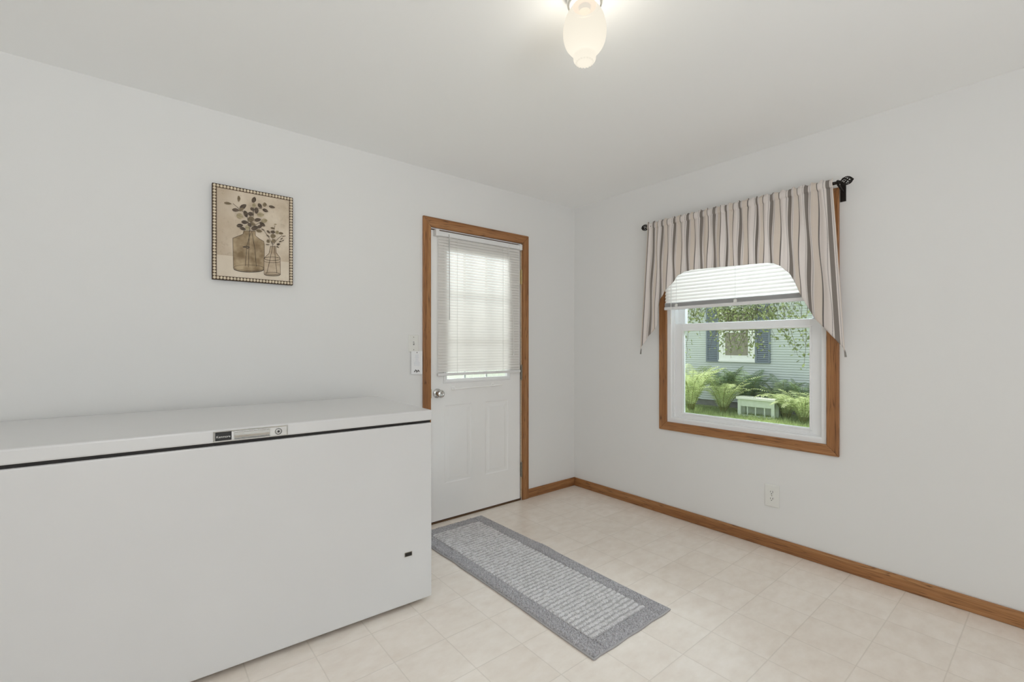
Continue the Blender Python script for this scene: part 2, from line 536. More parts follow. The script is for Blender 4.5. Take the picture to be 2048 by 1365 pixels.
tr2 = thing('trim_2', 'oak casing boards framing the window on the right wall', 'window trim', kind='structure')
yo0, yi0, yi1, yo1, zo0, zi0, zi1, zo1 = -1.976, -1.916, -0.920, -0.860, 0.620, 0.680, 2.040, 2.100
oak_board('casing_board', [(yo1, zo0), (yi1, zi0), (yi1, zi1), (yo1, zo1)], fr, 0, 0.018, 1, tr2)
oak_board('casing_board', [(yo0, zo0), (yi0, zi0), (yi0, zi1), (yo0, zo1)], fr, 0, 0.018, 1, tr2)
oak_board('casing_board', [(yo0, zo0), (yo1, zo0), (yi1, zi0), (yi0, zi0)], fr, 0, 0.018, 0, tr2)
oak_board('casing_board', [(yo0, zo1), (yo1, zo1), (yi1, zi1), (yi0, zi1)], fr, 0, 0.018, 0, tr2)
for nm, poly, fn, lab in (('baseboard_right', [(YF, 0), (0, 0), (0, 0.072), (YF, 0.072)], fr, 'oak baseboard along the foot of the window wall'),
                          ('baseboard_back', [(-0.55, 0), (-0.0125, 0), (-0.0125, 0.072), (-0.55, 0.072)], fb, 'short oak baseboard between the door casing and the corner')):
    tag(oak_board(nm, poly, fn, 0, 0.012, 0, None, 0.004), lab, 'baseboard', kind='structure')

# --- window
win = thing('window_1', 'white double hung window looking out on the garden', 'window', (0.01, -1.42, WZ0), kind='structure')
def wp(mb, name, mat, parent=win, **kw):
    return rel(mb, win.location).build(name, mat, parent, **kw)
fw = lambda a, z, h: (h, a, z)
b = MB().ring(WY0, WY1, WZ0, WZ1, [(0, 0.002), (0.026, 0.002), (0.032, 0.008), (0.032, 0.035), (0.040, 0.035), (0.040, 0.11), (0, 0.11)], fw)
wp(b, 'window_frame', 'vinyl', bevel=0.002)
def sash(name, z0, z1, x0, x1, st, top, bot):
    y0, y1 = WY0 + 0.030, WY1 - 0.030
    b = MB()
    for (a0, a1, c0, c1) in ((y0, y0 + st, z0, z1), (y1 - st, y1, z0, z1), (y0 + st, y1 - st, z0, z0 + bot), (y0 + st, y1 - st, z1 - top, z1)):
        b.box(x0, x1, a0, a1, c0, c1)
    # glazing bead
    b.ring(y0 + st - 0.012, y1 - st + 0.012, z0 + bot - 0.012, z1 - top + 0.012, [(0.0, x0), (0.004, x0 - 0.006), (0.012, x0 - 0.006), (0.014, x0 + 0.008)], fw)
    sh = wp(b, name, 'vinyl', bevel=0.0015)
    g = MB().box((x0 + x1) / 2 + 0.004, (x0 + x1) / 2 + 0.008, y0 + st - 0.005, y1 - st + 0.005, z0 + bot - 0.005, z1 - top + 0.005)
    gl = rel(g, win.location).build('glass_pane', 'glass', sh)
    return sh
sash('lower_sash', WZ0 + 0.025, 1.388, 0.040, 0.072, 0.068, 0.050, 0.045)
sash('upper_sash', 1.345, WZ1 - 0.025, 0.078, 0.108, 0.066, 0.045, 0.045)

# --- door
dr = thing('door_1', 'white entry door with a blind over its glass', 'door', (DX0 + 0.4, 0, 0), kind='structure')
def dp(mb, name, mat, parent=dr, **kw):
    return rel(mb, dr.location).build(name, mat, parent, **kw)
SX0, SX1, SZ0, SZ1 = DX0 + 0.008, DX1 - 0.008, 0.014, 2.030
GX0, GX1, GZ0, GZ1 = -1.322, -0.742, 0.978, 1.930
Y0, Y1 = 0.002, 0.046
b = MB()
b.box(SX0, GX0, Y0, Y1, SZ0, SZ1); b.box(GX1, SX1, Y0, Y1, SZ0, SZ1); b.box(GX0, GX1, Y0, Y1, GZ1, SZ1)
# lower field cut round two embossed panels
PL, PR, PZ0, PZ1 = (-1.325, -1.095), (-0.970, -0.750), 0.262, 0.812
b.box(GX0, GX1, Y0, Y1, SZ0, PZ0); b.box(GX0, GX1, Y0, Y1, PZ1, GZ0)
b.box(PL[1], PR[0], Y0, Y1, PZ0, PZ1)
b.box(PR[1], GX1, Y0, Y1, PZ0, PZ1)
dp(b, 'door_slab', 'door_paint')
for x0, x1 in (PL, PR):
    b = MB().ring(max(x0, GX0), x1, PZ0, PZ1, [(0, -Y0), (0.008, -Y0 - 0.0035), (0.022, -Y0 - 0.0035), (0.040, -Y0), (0.05, -Y0)], lambda a, z, h: (a, -h, z), cap_in=True)
    dp(b, 'door_panel', 'door_paint', bevel=0.002)
b = MB().ring(GX0 - 0.012, GX1 + 0.012, GZ0 - 0.012, GZ1 + 0.012, [(0, -Y0), (0.003, 0.006), (0.014, 0.008), (0.022, 0.002), (0.030, 0.0), (0.030, -0.03)], lambda a, z, h: (a, -h, z))
lf = dp(b, 'glass_frame', 'vinyl')
b = MB()
for x in (-1.132, -0.937):
    b.box(x - 0.007, x + 0.007, 0.031, 0.041, GZ0, GZ1)
for z in (1.295, 1.612):
    b.box(GX0, GX1, 0.032, 0.040, z - 0.007, z + 0.007)
rel(b, dr.location).build('muntins', 'vinyl', lf)
rel(MB().box(GX0, GX1, 0.026, 0.030, GZ0, GZ1), dr.location).build('glass_pane', 'glass', lf)
for z0, m in ((1.726, 'brass'), (0.965, 'nickel'), (0.190, 'nickel')):
    b = MB()
    for k in range(5):
        b.lathe([(0, 0.0), (0.0062, 0.0), (0.0062, 0.0205), (0, 0.0205)], (-0.622, -0.010, z0 + k * 0.022), n=12)
    b.ball((-0.622, -0.010, z0 - 0.003), 0.005, 0.005, 0.005)
    b.ball((-0.622, -0.010, z0 + 0.112), 0.005, 0.005, 0.005)
    b.box(-0.630, -0.616, -0.006, 0.0, z0, z0 + 0.108)
    h = dp(b, 'hinge', m, smooth='auto')
    if m == 'brass':
        h['label'] = 'brass hinge'
KX, KZ = -1.381, 0.901
ax = lambda a, c, h: (a, -h, c)
b = MB().lathe([(0, 0.0), (0.033, 0.0), (0.033, 0.004), (0.028, 0.010), (0.016, 0.013), (0.012, 0.020)], (KX, Y0, KZ), ax)
ro = dp(b, 'rosette', 'chrome', smooth='auto')
b = MB().lathe([(0.011, 0.012), (0.011, 0.026), (0.020, 0.032), (0.027, 0.042), (0.028, 0.052), (0.024, 0.061), (0.014, 0.066), (0.011, 0.064), (0.0, 0.064)], (KX, Y0, KZ), ax)
kn = dp(b, 'door_knob', 'chrome', smooth='auto')
b = MB().box(DX0 + 0.004, DX0 + 0.008, -0.003, 0.03, KZ - 0.03, KZ + 0.03)
dp(b, 'strike_plate', 'brass')

# ------------------------------------------------------------------ things on the door
R0 = (-1.06, -0.03, 0.93)
t = thing('sash_rod', 'slim white curtain rod mounted across the door below its glass', 'curtain rod', R0)
rel(MB().tube([(-1.283, -0.032, 0.926), (-0.833, -0.032, 0.934)], 0.0045, 10), R0).build('rod', 'rod_white', t, smooth='auto')
for x, z in ((-1.255, 0.928), (-0.905, 0.934)):
    b = MB().box(x - 0.014, x + 0.014, -0.0022, 0.0015, z - 0.014, z + 0.016).box(x - 0.004, x + 0.004, -0.036, -0.0022, z - 0.007, z + 0.006)
    rel(b, R0).build('bracket', 'rod_white', t, bevel=0.001)

def slat(b, a0, a1, z, depth0, w, tilt, fn, crown=0.0018, m=0):
    """one curved slat: across a, tilted about its long axis"""
    n = 4
    vs = []
    for k in range(n + 1):
        u = (k / n - 0.5) * w
        c = crown * (1 - (2 * k / n - 1) ** 2)
        dz = u * sin(tilt) + c * cos(tilt)
        dd = u * cos(tilt) - c * sin(tilt)
        vs += [fn(a0, z + dz, depth0 + dd), fn(a1, z + dz, depth0 + dd)]
    b.add(vs, [(2 * k, 2 * k + 1, 2 * k + 3, 2 * k + 2) for k in range(n)], m)

BL0 = (-1.04, -0.04, 1.0)
t = thing('door_blind', 'white horizontal mini blind hanging over the glass of the door', 'blind', BL0)
bx0, bx1, by = -1.388, -0.656, 0.0225
b = MB()
nS = 47
for i in range(nS):
    slat(b, bx0, bx1, 1.978 - i * 0.0200, by, 0.0250, radians(-56), fb)
rel(b, BL0).build('slats', 'slat_door', t, smooth=True, clean=False)
rel(MB().box(bx0 - 0.010, bx1 + 0.004, -0.036, -0.011, 1.990, 2.022), BL0).build('headrail', 'rail', t, bevel=0.002)
rel(MB().box(bx0 - 0.004, bx1 + 0.004, -0.035, -0.011, 1.022, 1.042), BL0).build('bottom_rail', 'rail', t, bevel=0.004)
for x0 in (bx0 - 0.024, bx1 - 0.008):
    rel(MB().box(x0, x0 + 0.026, -0.040, 0.0018, 1.986, 2.030), BL0).build('bracket', 'rail', t, bevel=0.002)
for x in (-1.241, -0.830):
    b = MB().tube([(x, -0.0375, 1.992), (x, -0.0375, 1.03)], 0.0012, 5).tube([(x + 0.004, -0.008, 1.992), (x + 0.004, -0.008, 1.03)], 0.0010, 5)
    rel(b, BL0).build('ladder_cord', 'cord', t)
b = MB().tube([(-1.311, -0.041, 2.006), (-1.311, -0.044, 1.985), (-1.309, -0.044, 1.412)], 0.0032, 6)
rel(b, BL0).build('tilt_wand', 'wand', t, smooth='auto')
b = MB().tube([(-0.774, -0.037, 2.004), (-0.774, -0.039, 1.82), (-0.735, -0.041, 1.433), (-0.730, -0.041, 1.18)], 0.0011, 5).tube([(-0.771, -0.037, 2.004), (-0.769, -0.039, 1.82), (-0.728, -0.041, 1.433), (-0.724, -0.041, 1.18)], 0.0011, 5)
b.lathe([(0, 0.026), (0.002, 0.024), (0.005, 0.0), (0, 0.0)], (-0.727, -0.041, 1.157), n=10)
rel(b, BL0).build('lift_cord', 'cord', t)

# ------------------------------------------------------------------ light switch, card, outlet
S0 = (-1.5635, 0, 1.247)
t = thing('light_switch', 'white light switch plate beside the door above a card', 'light switch', S0)
b = MB().ring(-0.035, 0.035, -0.057, 0.057, [(0, 0.0003), (0, 0.004), (0.004, 0.0065), (0.02, 0.007)], lambda a, z, h: (a, -h, z), cap_in=True)
b.build('wall_plate', 'plastic', t)
MB().box(-0.005, 0.005, -0.0074, -0.006, -0.012, 0.012).build('toggle_slot', 'slot_grey', t)
MB().prism([(-0.007, -0.003), (-0.018, 0.004), (-0.018, 0.009), (-0.007, 0.007)], lambda a, c, h: (h, a, c), -0.004, 0.004).build('toggle', 'plastic', t)
for z in (-0.042, 0.042):
    MB().lathe([(0, 0.0086), (0.002, 0.0084), (0.003, 0.007)], (0, 0, z), lambda a, c, h: (a, -h, c), n=10).build('screw', 'nickel', t)

C0 = (-1.543, -0.011, 1.118)
t = thing('paper_card', 'small white printed card hanging below the light switch', 'card', C0)
MB().box(-0.041, 0.041, -0.0006, 0.0006, -0.0765, 0.0765).build('card', 'paper', t)
b = MB()
q = -0.0009
b.add([(-0.001, q, 0.072), (0.004, q, 0.072), (0.003, q, 0.064), (-0.002, q, 0.064)], [(0, 1, 2, 3)])
b.build('printed_symbol', 'ink', t, clean=False)
b = MB()
for sx, sz, r in ((-0.016, -0.058, 0.007), (-0.010, -0.050, 0.006), (-0.004, -0.054, 0.007), (0.003, -0.059, 0.006), (0.010, -0.053, 0.007), (0.016, -0.058, 0.006), (-0.002, -0.063, 0.005)):
    for k in range(3):
        a = k * 2.1 + sx * 90
        b.add([(sx + r * cos(a + j * pi / 2) * (1 if j % 2 else 0.45), q, sz + r * sin(a + j * pi / 2) * (1 if j % 2 else 0.45)) for j in range(4)], [(0, 1, 2, 3)])
b.build('printed_emblem', 'ink', t, clean=False)
b = MB()
rnd = random.Random(4)
for i in range(9):
    z = 0.052 - i * 0.0085
    w = rnd.uniform(0.010, 0.024)
    b.add([(-w, q, z), (w, q, z), (w, q, z - 0.0022), (-w, q, z - 0.0022)], [(0, 1, 2, 3)])
b.build('printed_lines', 'ink_blue', t, clean=False)

O0 = (0, -1.630, 0.319)
t = thing('wall_outlet', 'white duplex power outlet low on the wall under the window', 'outlet', O0)
b = MB().ring(-0.041, 0.041, -0.067, 0.067, [(0, 0.0003), (0, 0.005), (0.004, 0.007), (0.02, 0.0075)], lambda a, z, h: (-h, a, z), cap_in=True)
b.build('wall_plate', 'plastic', t)
for zc in (-0.019, 0.021):
    oct_ = [(0.0165 * cos(k * pi / 10) * 1.0, max(-0.0135, min(0.0135, 0.0172 * sin(k * pi / 10)))) for k in range(20)]
    r = MB().prism([(a, c + zc) for a, c in oct_], lambda a, c, h: (-h, a, c), 0.006, 0.0095).build('receptacle', 'plastic', t, bevel=0.0006)
    b = MB()
    b.box(-0.0102, -0.0094, 0.0055, 0.0075, zc + 0.000, zc + 0.008)
    b.box(-0.0102, -0.0094, -0.0078, -0.0056, zc - 0.001, zc + 0.009)
    b.lathe([(0, 0.0100), (0.0026, 0.0100), (0.0026, 0.009)], (0, 0, zc - 0.0075), lambda a, c, h: (-h, a, c), n=10)
    b.build('slots', 'slot', r)
MB().lathe([(0, 0.0088), (0.002, 0.0086), (0.0028, 0.007)], (0, 0, 0.001), lambda a, c, h: (-h, a, c), n=10).build('screw', 'nickel', t)

# ------------------------------------------------------------------ ceiling lamp
LC = (-1.798, -1.724, CH)
t = thing('ceiling_lamp', 'lit cream glass globe lamp fixed to the ceiling', 'ceiling lamp', LC)
MB().lathe([(0.0, -0.0005), (0.060, -0.0005), (0.061, -0.020), (0.060, -0.038), (0.057, -0.043), (0.054, -0.041)], (0, 0, 0), n=48).build('canopy', 'brushed', t, smooth='auto')
MB().lathe([(0.0545, -0.038), (0.052, -0.041), (0.043, -0.042), (0.040, -0.045), (0.038, -0.045)], (0, 0, 0), n=48).build('lamp_holder', 'plastic', t, smooth='auto')
MB().lathe([(0.0402, -0.0430), (0.0402, -0.0452), (0.020, -0.046), (0.019, -0.062), (0.0, -0.062)], (0, 0, 0), n=32).build('socket', 'threshold', t, smooth='auto')
for k in range(3):
    a = radians(215 + 120 * k)
    MB().ball((0.047 * cos(a), 0.047 * sin(a), -0.045), 0.003, 0.003, 0.004).build('screw', 'brushed', t, smooth=True)
gp = [(0.0405, -0.0445), (0.0420, -0.048), (0.047, -0.054), (0.058, -0.070), (0.068, -0.095), (0.0735, -0.125), (0.072, -0.155), (0.064, -0.180), (0.050, -0.199), (0.040, -0.206), (0.0375, -0.211), (0.0385, -0.220), (0.037, -0.230), (0.030, -0.237), (0.015, -0.239), (0.0, -0.2395)]
def smooth_profile(pts, k=5):      # Catmull-Rom through the profile points
    out = []
    for i in range(len(pts) - 1):
        p0, p1, p2, p3 = pts[max(i - 1, 0)], pts[i], pts[i + 1], pts[min(i + 2, len(pts) - 1)]
        for j in range(k):
            u = j / k
            out.append(tuple(max(0.0, q) if c == 0 else q for c, q in enumerate(
                0.5 * (2 * p1[c] + (p2[c] - p0[c]) * u + (2 * p0[c] - 5 * p1[c] + 4 * p2[c] - p3[c]) * u * u + (3 * p1[c] - p0[c] - 3 * p2[c] + p3[c]) * u ** 3) for c in (0, 1))))
    return out + [pts[-1]]
gl = MB().lathe(smooth_profile(gp), (0, 0, 0), n=64).build('glass_globe', 'opal', t, smooth=True)
b = MB()
for k in range(18):                       # pressed rib ring on the bottom cup
    a = 2 * pi * k / 18
    b.ball((0.0285 * cos(a), 0.0285 * sin(a), -0.2375), 0.0036, 0.0036, 0.0024, 8, 6)
b.build('pressed_cup', 'opal', t, smooth=True)
lamp = light('lamp_light', 'POINT', (0, 0, -0.180), 10.5, (1.0, 0.97, 0.92), None, shadow_soft_size=0.03)
lamp.parent = t

# ------------------------------------------------------------------ chest freezer
F0 = (-1.8862, -0.8248, 0.0)
t = thing('chest_freezer', 'long white chest freezer standing against the wall left of the door', 'freezer', F0, -0.045)
FL, FD = 1.62, 0.745
MB().box(-FL, 0, 0, FD - 0.02, 0.022, 0.860).build('cabinet', 'white_enamel', t, bevel=0.006, seg=3)
MB().box(-FL + 0.012, -0.004, 0.010, FD - 0.03, 0.858, 0.8735).build('gasket', 'gasket', t)
lid = MB().box(-FL - 0.002, 0.002, -0.005, FD, 0.8725, 0.9212).build('lid', 'white_enamel', t, bevel=0.007, seg=3)
for x in (-FL + 0.08, -0.10):
    for y in (0.09, FD - 0.12):
        MB().lathe([(0, 0.0), (0.02, 0.0), (0.02, 0.024), (0, 0.024)], (x, y, 0.0), n=16).build('foot', 'gasket', t)
# handle plate on the lid front
ff = lambda a, z, h: (a, -0.005 - h, z)
PX0, PX1, PZa, PZb = -0.886, -0.637, 0.8755, 0.9150
b = MB().ring(PX0, PX1, PZa, PZb, [(0, 0.0), (0, 0.003), (0.002, 0.0045), (0.005, 0.003)], ff, cap_in=True)
hp = b.build('handle_plate', 'brushed', lid)
MB().ring(-0.880, -0.8285, 0.880, 0.9105, [(0, 0.003), (0, 0.0045), (0.0015, 0.0055)], ff, cap_in=True).build('nameplate', 'black', hp)
b = MB().ring(-0.822, -0.700, 0.8815, 0.9095, [(0, 0.003), (0, 0.006), (0.003, 0.006), (0.004, -0.004)], ff)
b.add([ff(-0.819, 0.8835, 0.0035), ff(-0.703, 0.8835, 0.0035), ff(-0.703, 0.895, 0.010), ff(-0.819, 0.895, 0.010)], [(0, 1, 2, 3)])
b.add([ff(-0.819, 0.895, 0.010), ff(-0.703, 0.895, 0.010), ff(-0.703, 0.907, 0.0035), ff(-0.819, 0.907, 0.0035)], [(0, 1, 2, 3)])
b.build('handle_grip', 'chrome', hp)
MB().box(-0.819, -0.700, -0.0112, -0.0080, 0.8815, 0.8828).build('grip_shadow_strip', 'gasket', hp)  # dark bar standing in for the shade under the grip
b = MB().lathe([(0.012, 0.003), (0.0125, 0.0055), (0.011, 0.0055), (0.0105, 0.004), (0.007, 0.004), (0.007, 0.0075), (0.004, 0.0075), (0.004, 0.006), (0, 0.006)], (-0.6705, -0.005, 0.8935), lambda a, c, h: (a, -h, c), n=24)
lk = b.build('lock', 'chrome', hp, smooth='auto')
MB().lathe([(0.0125, 0.0056), (0.0108, 0.0057)], (-0.6705, -0.005, 0.8935), lambda a, c, h: (a, -h, c), n=24).build('lock_ring', 'black', hp)
MB().lathe([(0.0042, 0.0078), (0.0, 0.0078)], (-0.6705, -0.005, 0.8935), lambda a, c, h: (a, -h, c), n=16).build('keyhole', 'black', hp)
MB().box(-0.137, -0.105, -0.003, 0.0, 0.2485, 0.2635).build('badge', 'black', t, bevel=0.001)
MB().ring(-0.139, -0.103, 0.2465, 0.2655, [(0, 0.0), (0, 0.0025), (0.002, 0.0025), (0.002, 0)], lambda a, z, h: (a, -h, z)).build('badge_rim', 'nickel', t)
fc = bpy.data.curves.new('nameplate_lettering', 'FONT')
fc.body = 'Kenmore'
fc.size = 0.0118
fc.extrude = 0.0002
fc.align_x = 'CENTER'
fc.align_y = 'CENTER'
fc.materials.append(M['plastic'])
fo = bpy.data.objects.new('nameplate_lettering', fc)
COL.objects.link(fo)
fo.parent = hp
fo.location = (-0.8545, -0.0109, 0.894)
fo.rotation_euler = (radians(90), 0, 0)
bpy.context.view_layer.update()
lm = bpy.data.meshes.new_from_object(fo.evaluated_get(bpy.context.evaluated_depsgraph_get()))
lo = bpy.data.objects.new('lettering', lm)
COL.objects.link(lo)
lo.parent, lo.location, lo.rotation_euler = hp, fo.location.copy(), fo.rotation_euler.copy()
bpy.data.objects.remove(fo, do_unlink=True)

# ------------------------------------------------------------------ framed picture
P0 = (-2.505, 0, 1.815)
PW_, PH_ = 0.379, 0.489
t = thing('framed_picture', 'sepia picture of two leafy glass jars in a beaded frame', 'picture', P0)
MB().box(-PW_ / 2, PW_ / 2, -0.022, -0.001, -PH_ / 2, PH_ / 2).build('backing_board', 'frame_brown', t, bevel=0.001)
def print_mat():
    t = NT('aged_print')
    tc = t.n('ShaderNodeTexCoord')
    n1 = t.n('ShaderNodeTexNoise', i_Scale=9.0, i_Detail=6.0)
    t.l(tc.outputs['Object'], n1.inputs['Vector'])
    n2 = t.n('ShaderNodeTexNoise', i_Scale=60.0, i_Detail=6.0, i_Roughness=0.7)
    t.l(tc.outputs['Object'], n2.inputs['Vector'])
    sp = t.n('ShaderNodeSeparateXYZ')
    t.l(tc.outputs['Object'], sp.inputs[0])
    c = t.ramp(n1.outputs[0], [(0.3, lin((192, 174, 150))), (0.6, lin((218, 204, 184)))])
    # darker worn area towards the left edge of the print
    lft = t.math('MULTIPLY', t.math('SUBTRACT', -0.06, sp.outputs[0]), 7.0)
    lft = t.math('MULTIPLY', t.math('MAXIMUM', lft, 0.0), t.math('ADD', n1.outputs[0], -0.1))
    c = t.mix(t.math('MINIMUM', lft, 0.7), c, lin((146, 122, 94)))
    grit = t.ramp(n2.outputs[0], [(0.56, (0, 0, 0, 1)), (0.75, (1, 1, 1, 1))])
    c = t.mix(t.math('MULTIPLY', grit, 0.35), c, lin((130, 108, 84)))
    table = t.math('LESS_THAN', sp.outputs[2], -0.118)
    c = t.mix(t.math('MULTIPLY', table, 0.6), c, lin((228, 217, 200)))
    t.l(c, t.b.inputs['Base Color'])
    t.b.inputs['Roughness'].default_value = 0.55
    M['print'] = t.m
    def wash(nm, a, bb, sc):
        t = NT(nm)
        tc = t.n('ShaderNodeTexCoord')
        n1 = t.n('ShaderNodeTexNoise', i_Scale=sc, i_Detail=5.0)
        t.l(tc.outputs['Object'], n1.inputs['Vector'])
        t.l(t.ramp(n1.outputs[0], [(0.32, lin(a)), (0.68, lin(bb))]), t.b.inputs['Base Color'])
        t.b.inputs['Roughness'].default_value = 0.55
        M[nm] = t.m
    wash('art_jar', (126, 104, 72), (184, 164, 132), 20)
    wash('art_jar_pale', (168, 148, 122), (202, 184, 160), 18)
    wash('art_leaf_dark', (62, 50, 40), (92, 76, 60), 50)
    wash('art_leaf_mid', (110, 94, 68), (138, 122, 94), 50)
    wash('art_leaf_pale', (152, 138, 104), (180, 166, 136), 50)
    wash('art_line', (52, 42, 32), (86, 70, 54), 60)
print_mat()
ART = ['print', 'art_jar', 'art_jar_pale', 'art_leaf_dark', 'art_leaf_mid', 'art_leaf_pale', 'art_line']
def A(x, y):
    u = (x - 130) / 843.0
    top, bot = 150 + 140 * u, 1150 + 45 * u
    v = (y - top) / (bot - top)
    return ((u - 0.5) * PW_, (0.5 - v) * PH_)
b = MB()
b.box(-PW_ / 2 + 0.019, PW_ / 2 - 0.019, -0.0232, -0.022, -PH_ / 2 + 0.019, PH_ / 2 - 0.019, 0)
lay = [0.0]
def flat(poly, m):
    lay[0] += 1
    y = -0.0234 - lay[0] * 0.000012
    b.add([(A(*p)[0], y, A(*p)[1]) for p in poly], [tuple(range(len(poly)))], m)
def stroke(pts, w=3.0, m=6):
    for (x0, y0), (x1, y1) in zip(pts, pts[1:]):
        L = math.hypot(x1 - x0, y1 - y0) or 1
        nx, ny = -(y1 - y0) / L * w / 2, (x1 - x0) / L * w / 2
        flat([(x0 + nx, y0 + ny), (x1 + nx, y1 + ny), (x1 - nx, y1 - ny), (x0 - nx, y0 - ny)], m)
def leaf(cx, cy, L, wd, ang, m):
    a = radians(ang)
    pts = []
    for k in range(12):
        q = 2 * pi * k / 12
        x, y = L / 2 * cos(q), wd / 2 * sin(q) * abs(sin(q)) ** 0.35 * (1 - 0.2 * cos(q))
        pts.append((cx + x * cos(a) - y * sin(a), cy + x * sin(a) + y * cos(a)))
    flat(pts, m)
    stroke([(cx - L * 0.45 * cos(a), cy - L * 0.45 * sin(a)), (cx + L * 0.45 * cos(a), cy + L * 0.45 * sin(a))], 2.0, 4 if m == 3 else 6)
def arc(cx, cy, rx, ry, a0=0, a1=360, n=24):
    return [(cx + rx * cos(radians(a0 + (a1 - a0) * k / n)), cy + ry * sin(radians(a0 + (a1 - a0) * k / n))) for k in range(n + 1)]
big = [(440, 640), (560, 640), (562, 690), (610, 725), (650, 745), (657, 780), (655, 1020)] + arc(495, 1030, 160, 36, 10, 175, 14) + [(335, 1020), (330, 720), (400, 690), (432, 675)]
flat(big, 1)
stroke(big + [big[0]], 4)
stroke(arc(495, 1024, 155, 30, 0, 360), 3)
stroke(arc(495, 1036, 158, 34, 8, 172), 6)
sm = [(722, 795), (780, 795), (785, 860), (828, 915), (830, 1000), (832, 1085)] + arc(742, 1082, 90, 18, 0, 180, 10) + [(652, 1080), (652, 920), (705, 870)]
flat(sm, 2)
stroke(sm + [sm[0]], 4)
stroke(arc(742, 925, 88, 18, 0, 360), 4)
stroke(arc(742, 950, 88, 16, 0, 180), 3)
stroke(arc(742, 1078, 80, 12, 0, 360), 3)
stroke(arc(742, 1086, 88, 16, 0, 180), 7)
for pts in ([(497, 640), (490, 900), (488, 1020)], [(520, 640), (555, 830), (570, 1010)], [(510, 660), (470, 800), (455, 1010)], [(745, 790), (715, 940), (680, 1080)], [(765, 790), (775, 940), (792, 1075)],
            [(500, 650), (510, 480), (560, 400), (630, 410)], [(505, 640), (470, 470), (400, 420), (330, 360)], [(510, 600), (540, 480), (545, 340)], [(520, 610), (590, 560), (650, 530)], [(745, 795), (745, 700), (770, 580)], [(750, 780), (800, 720), (850, 680)], [(745, 780), (700, 700), (640, 620)]):
    stroke(pts, 4)
stroke([(470, 815), (430, 810), (470, 800), (500, 812), (470, 825)], 8, 3)
for a in ((280, 361, 76, 26, 8, 4), (390, 310, 30, 62, 0, 4), (545, 318, 46, 62, 25, 3), (432, 392, 80, 48, -35, 3), (358, 428, 74, 36, 5, 3), (415, 420, 60, 30, -30, 4),
          (608, 378, 62, 36, 50, 3), (660, 365, 42, 46, 0, 4), (738, 387, 72, 26, 12, 3), (666, 425, 66, 34, 22, 3), (545, 375, 40, 52, 10, 5), (526, 415, 46, 30, 40, 3), (572, 428, 44, 66, 0, 3),
          (615, 470, 80, 46, 0, 5), (400, 490, 74, 56, 20, 5), (460, 465, 44, 72, -20, 3), (512, 465, 62, 40, 10, 3), (515, 520, 70, 60, 0, 4), (585, 525, 70, 38, -8, 3), (655, 533, 68, 46, -10, 5),
          (450, 552, 72, 38, 5, 3), (400, 588, 66, 38, -8, 3), (635, 572, 66, 38, 30, 3), (478, 608, 50, 60, 0, 5), (430, 620, 66, 32, 15, 3), (555, 610, 80, 46, -15, 3), (605, 595, 60, 34, -20, 3), (535, 570, 60, 36, 20, 4), (600, 640, 66, 34, 10, 4), (500, 580, 50, 34, 40, 3),
          (745, 608, 50, 20, 8, 4), (775, 567, 30, 12, 0, 5), (748, 648, 56, 30, 5, 3), (838, 660, 52, 26, 5, 4), (795, 650, 40, 40, -40, 5), (700, 648, 46, 22, 40, 3), (640, 625, 40, 12, 25, 3), (695, 690, 46, 14, 35, 3), (750, 690, 60, 46, 0, 4), (697, 745, 40, 36, 45, 4), (755, 740, 50, 40, -20, 4), (808, 775, 42, 22, -10, 3), (830, 745, 38, 12, -15, 3), (845, 715, 36, 12, -30, 3), (870, 690, 46, 10, -5, 4), (800, 803, 34, 12, 30, 3), (690, 780, 46, 10, 2, 3), (860, 735, 26, 10, -35, 3)):
    leaf(*a)
b.build('print', ART, t, clean=False)
b = MB()
def bead(cx, cz, ra, rb):
    b.lathe([(0.0, 0.0286), (0.55, 0.0282), (0.72, 0.0292), (1.0, 0.0262), (1.0, 0.021)], (cx, 0, cz), lambda a, c, h: (a * ra, -h, c * rb), n=12)
nh, nv = 25, 32
for k in range(nh):
    x = -PW_ / 2 + 0.009 + (PW_ - 0.018) * k / (nh - 1)
    for s in (-1, 1):
        bead(x, s * (PH_ / 2 - 0.0095), 0.0066, 0.0075)
for k in range(1, nv - 1):
    z = -PH_ / 2 + 0.0095 + (PH_ - 0.019) * k / (nv - 1)
    for s in (-1, 1):
        bead(s * (PW_ / 2 - 0.009), z, 0.0072, 0.0068)
b.build('beaded_border', 'bead', t, smooth='auto')
b = MB().ring(-PW_ / 2, PW_ / 2, -PH_ / 2, PH_ / 2, [(0, 0.001), (0, 0.025), (0.0015, 0.026), (0.002, 0.022)], lambda a, z, h: (a, -h, z))
b.ring(-PW_ / 2 + 0.017, PW_ / 2 - 0.017, -PH_ / 2 + 0.017, PH_ / 2 - 0.017, [(0, 0.022), (0, 0.0255), (0.002, 0.0255), (0.002, 0.022)], lambda a, z, h: (a, -h, z))
b.build('frame_edge', 'frame_brown', t)

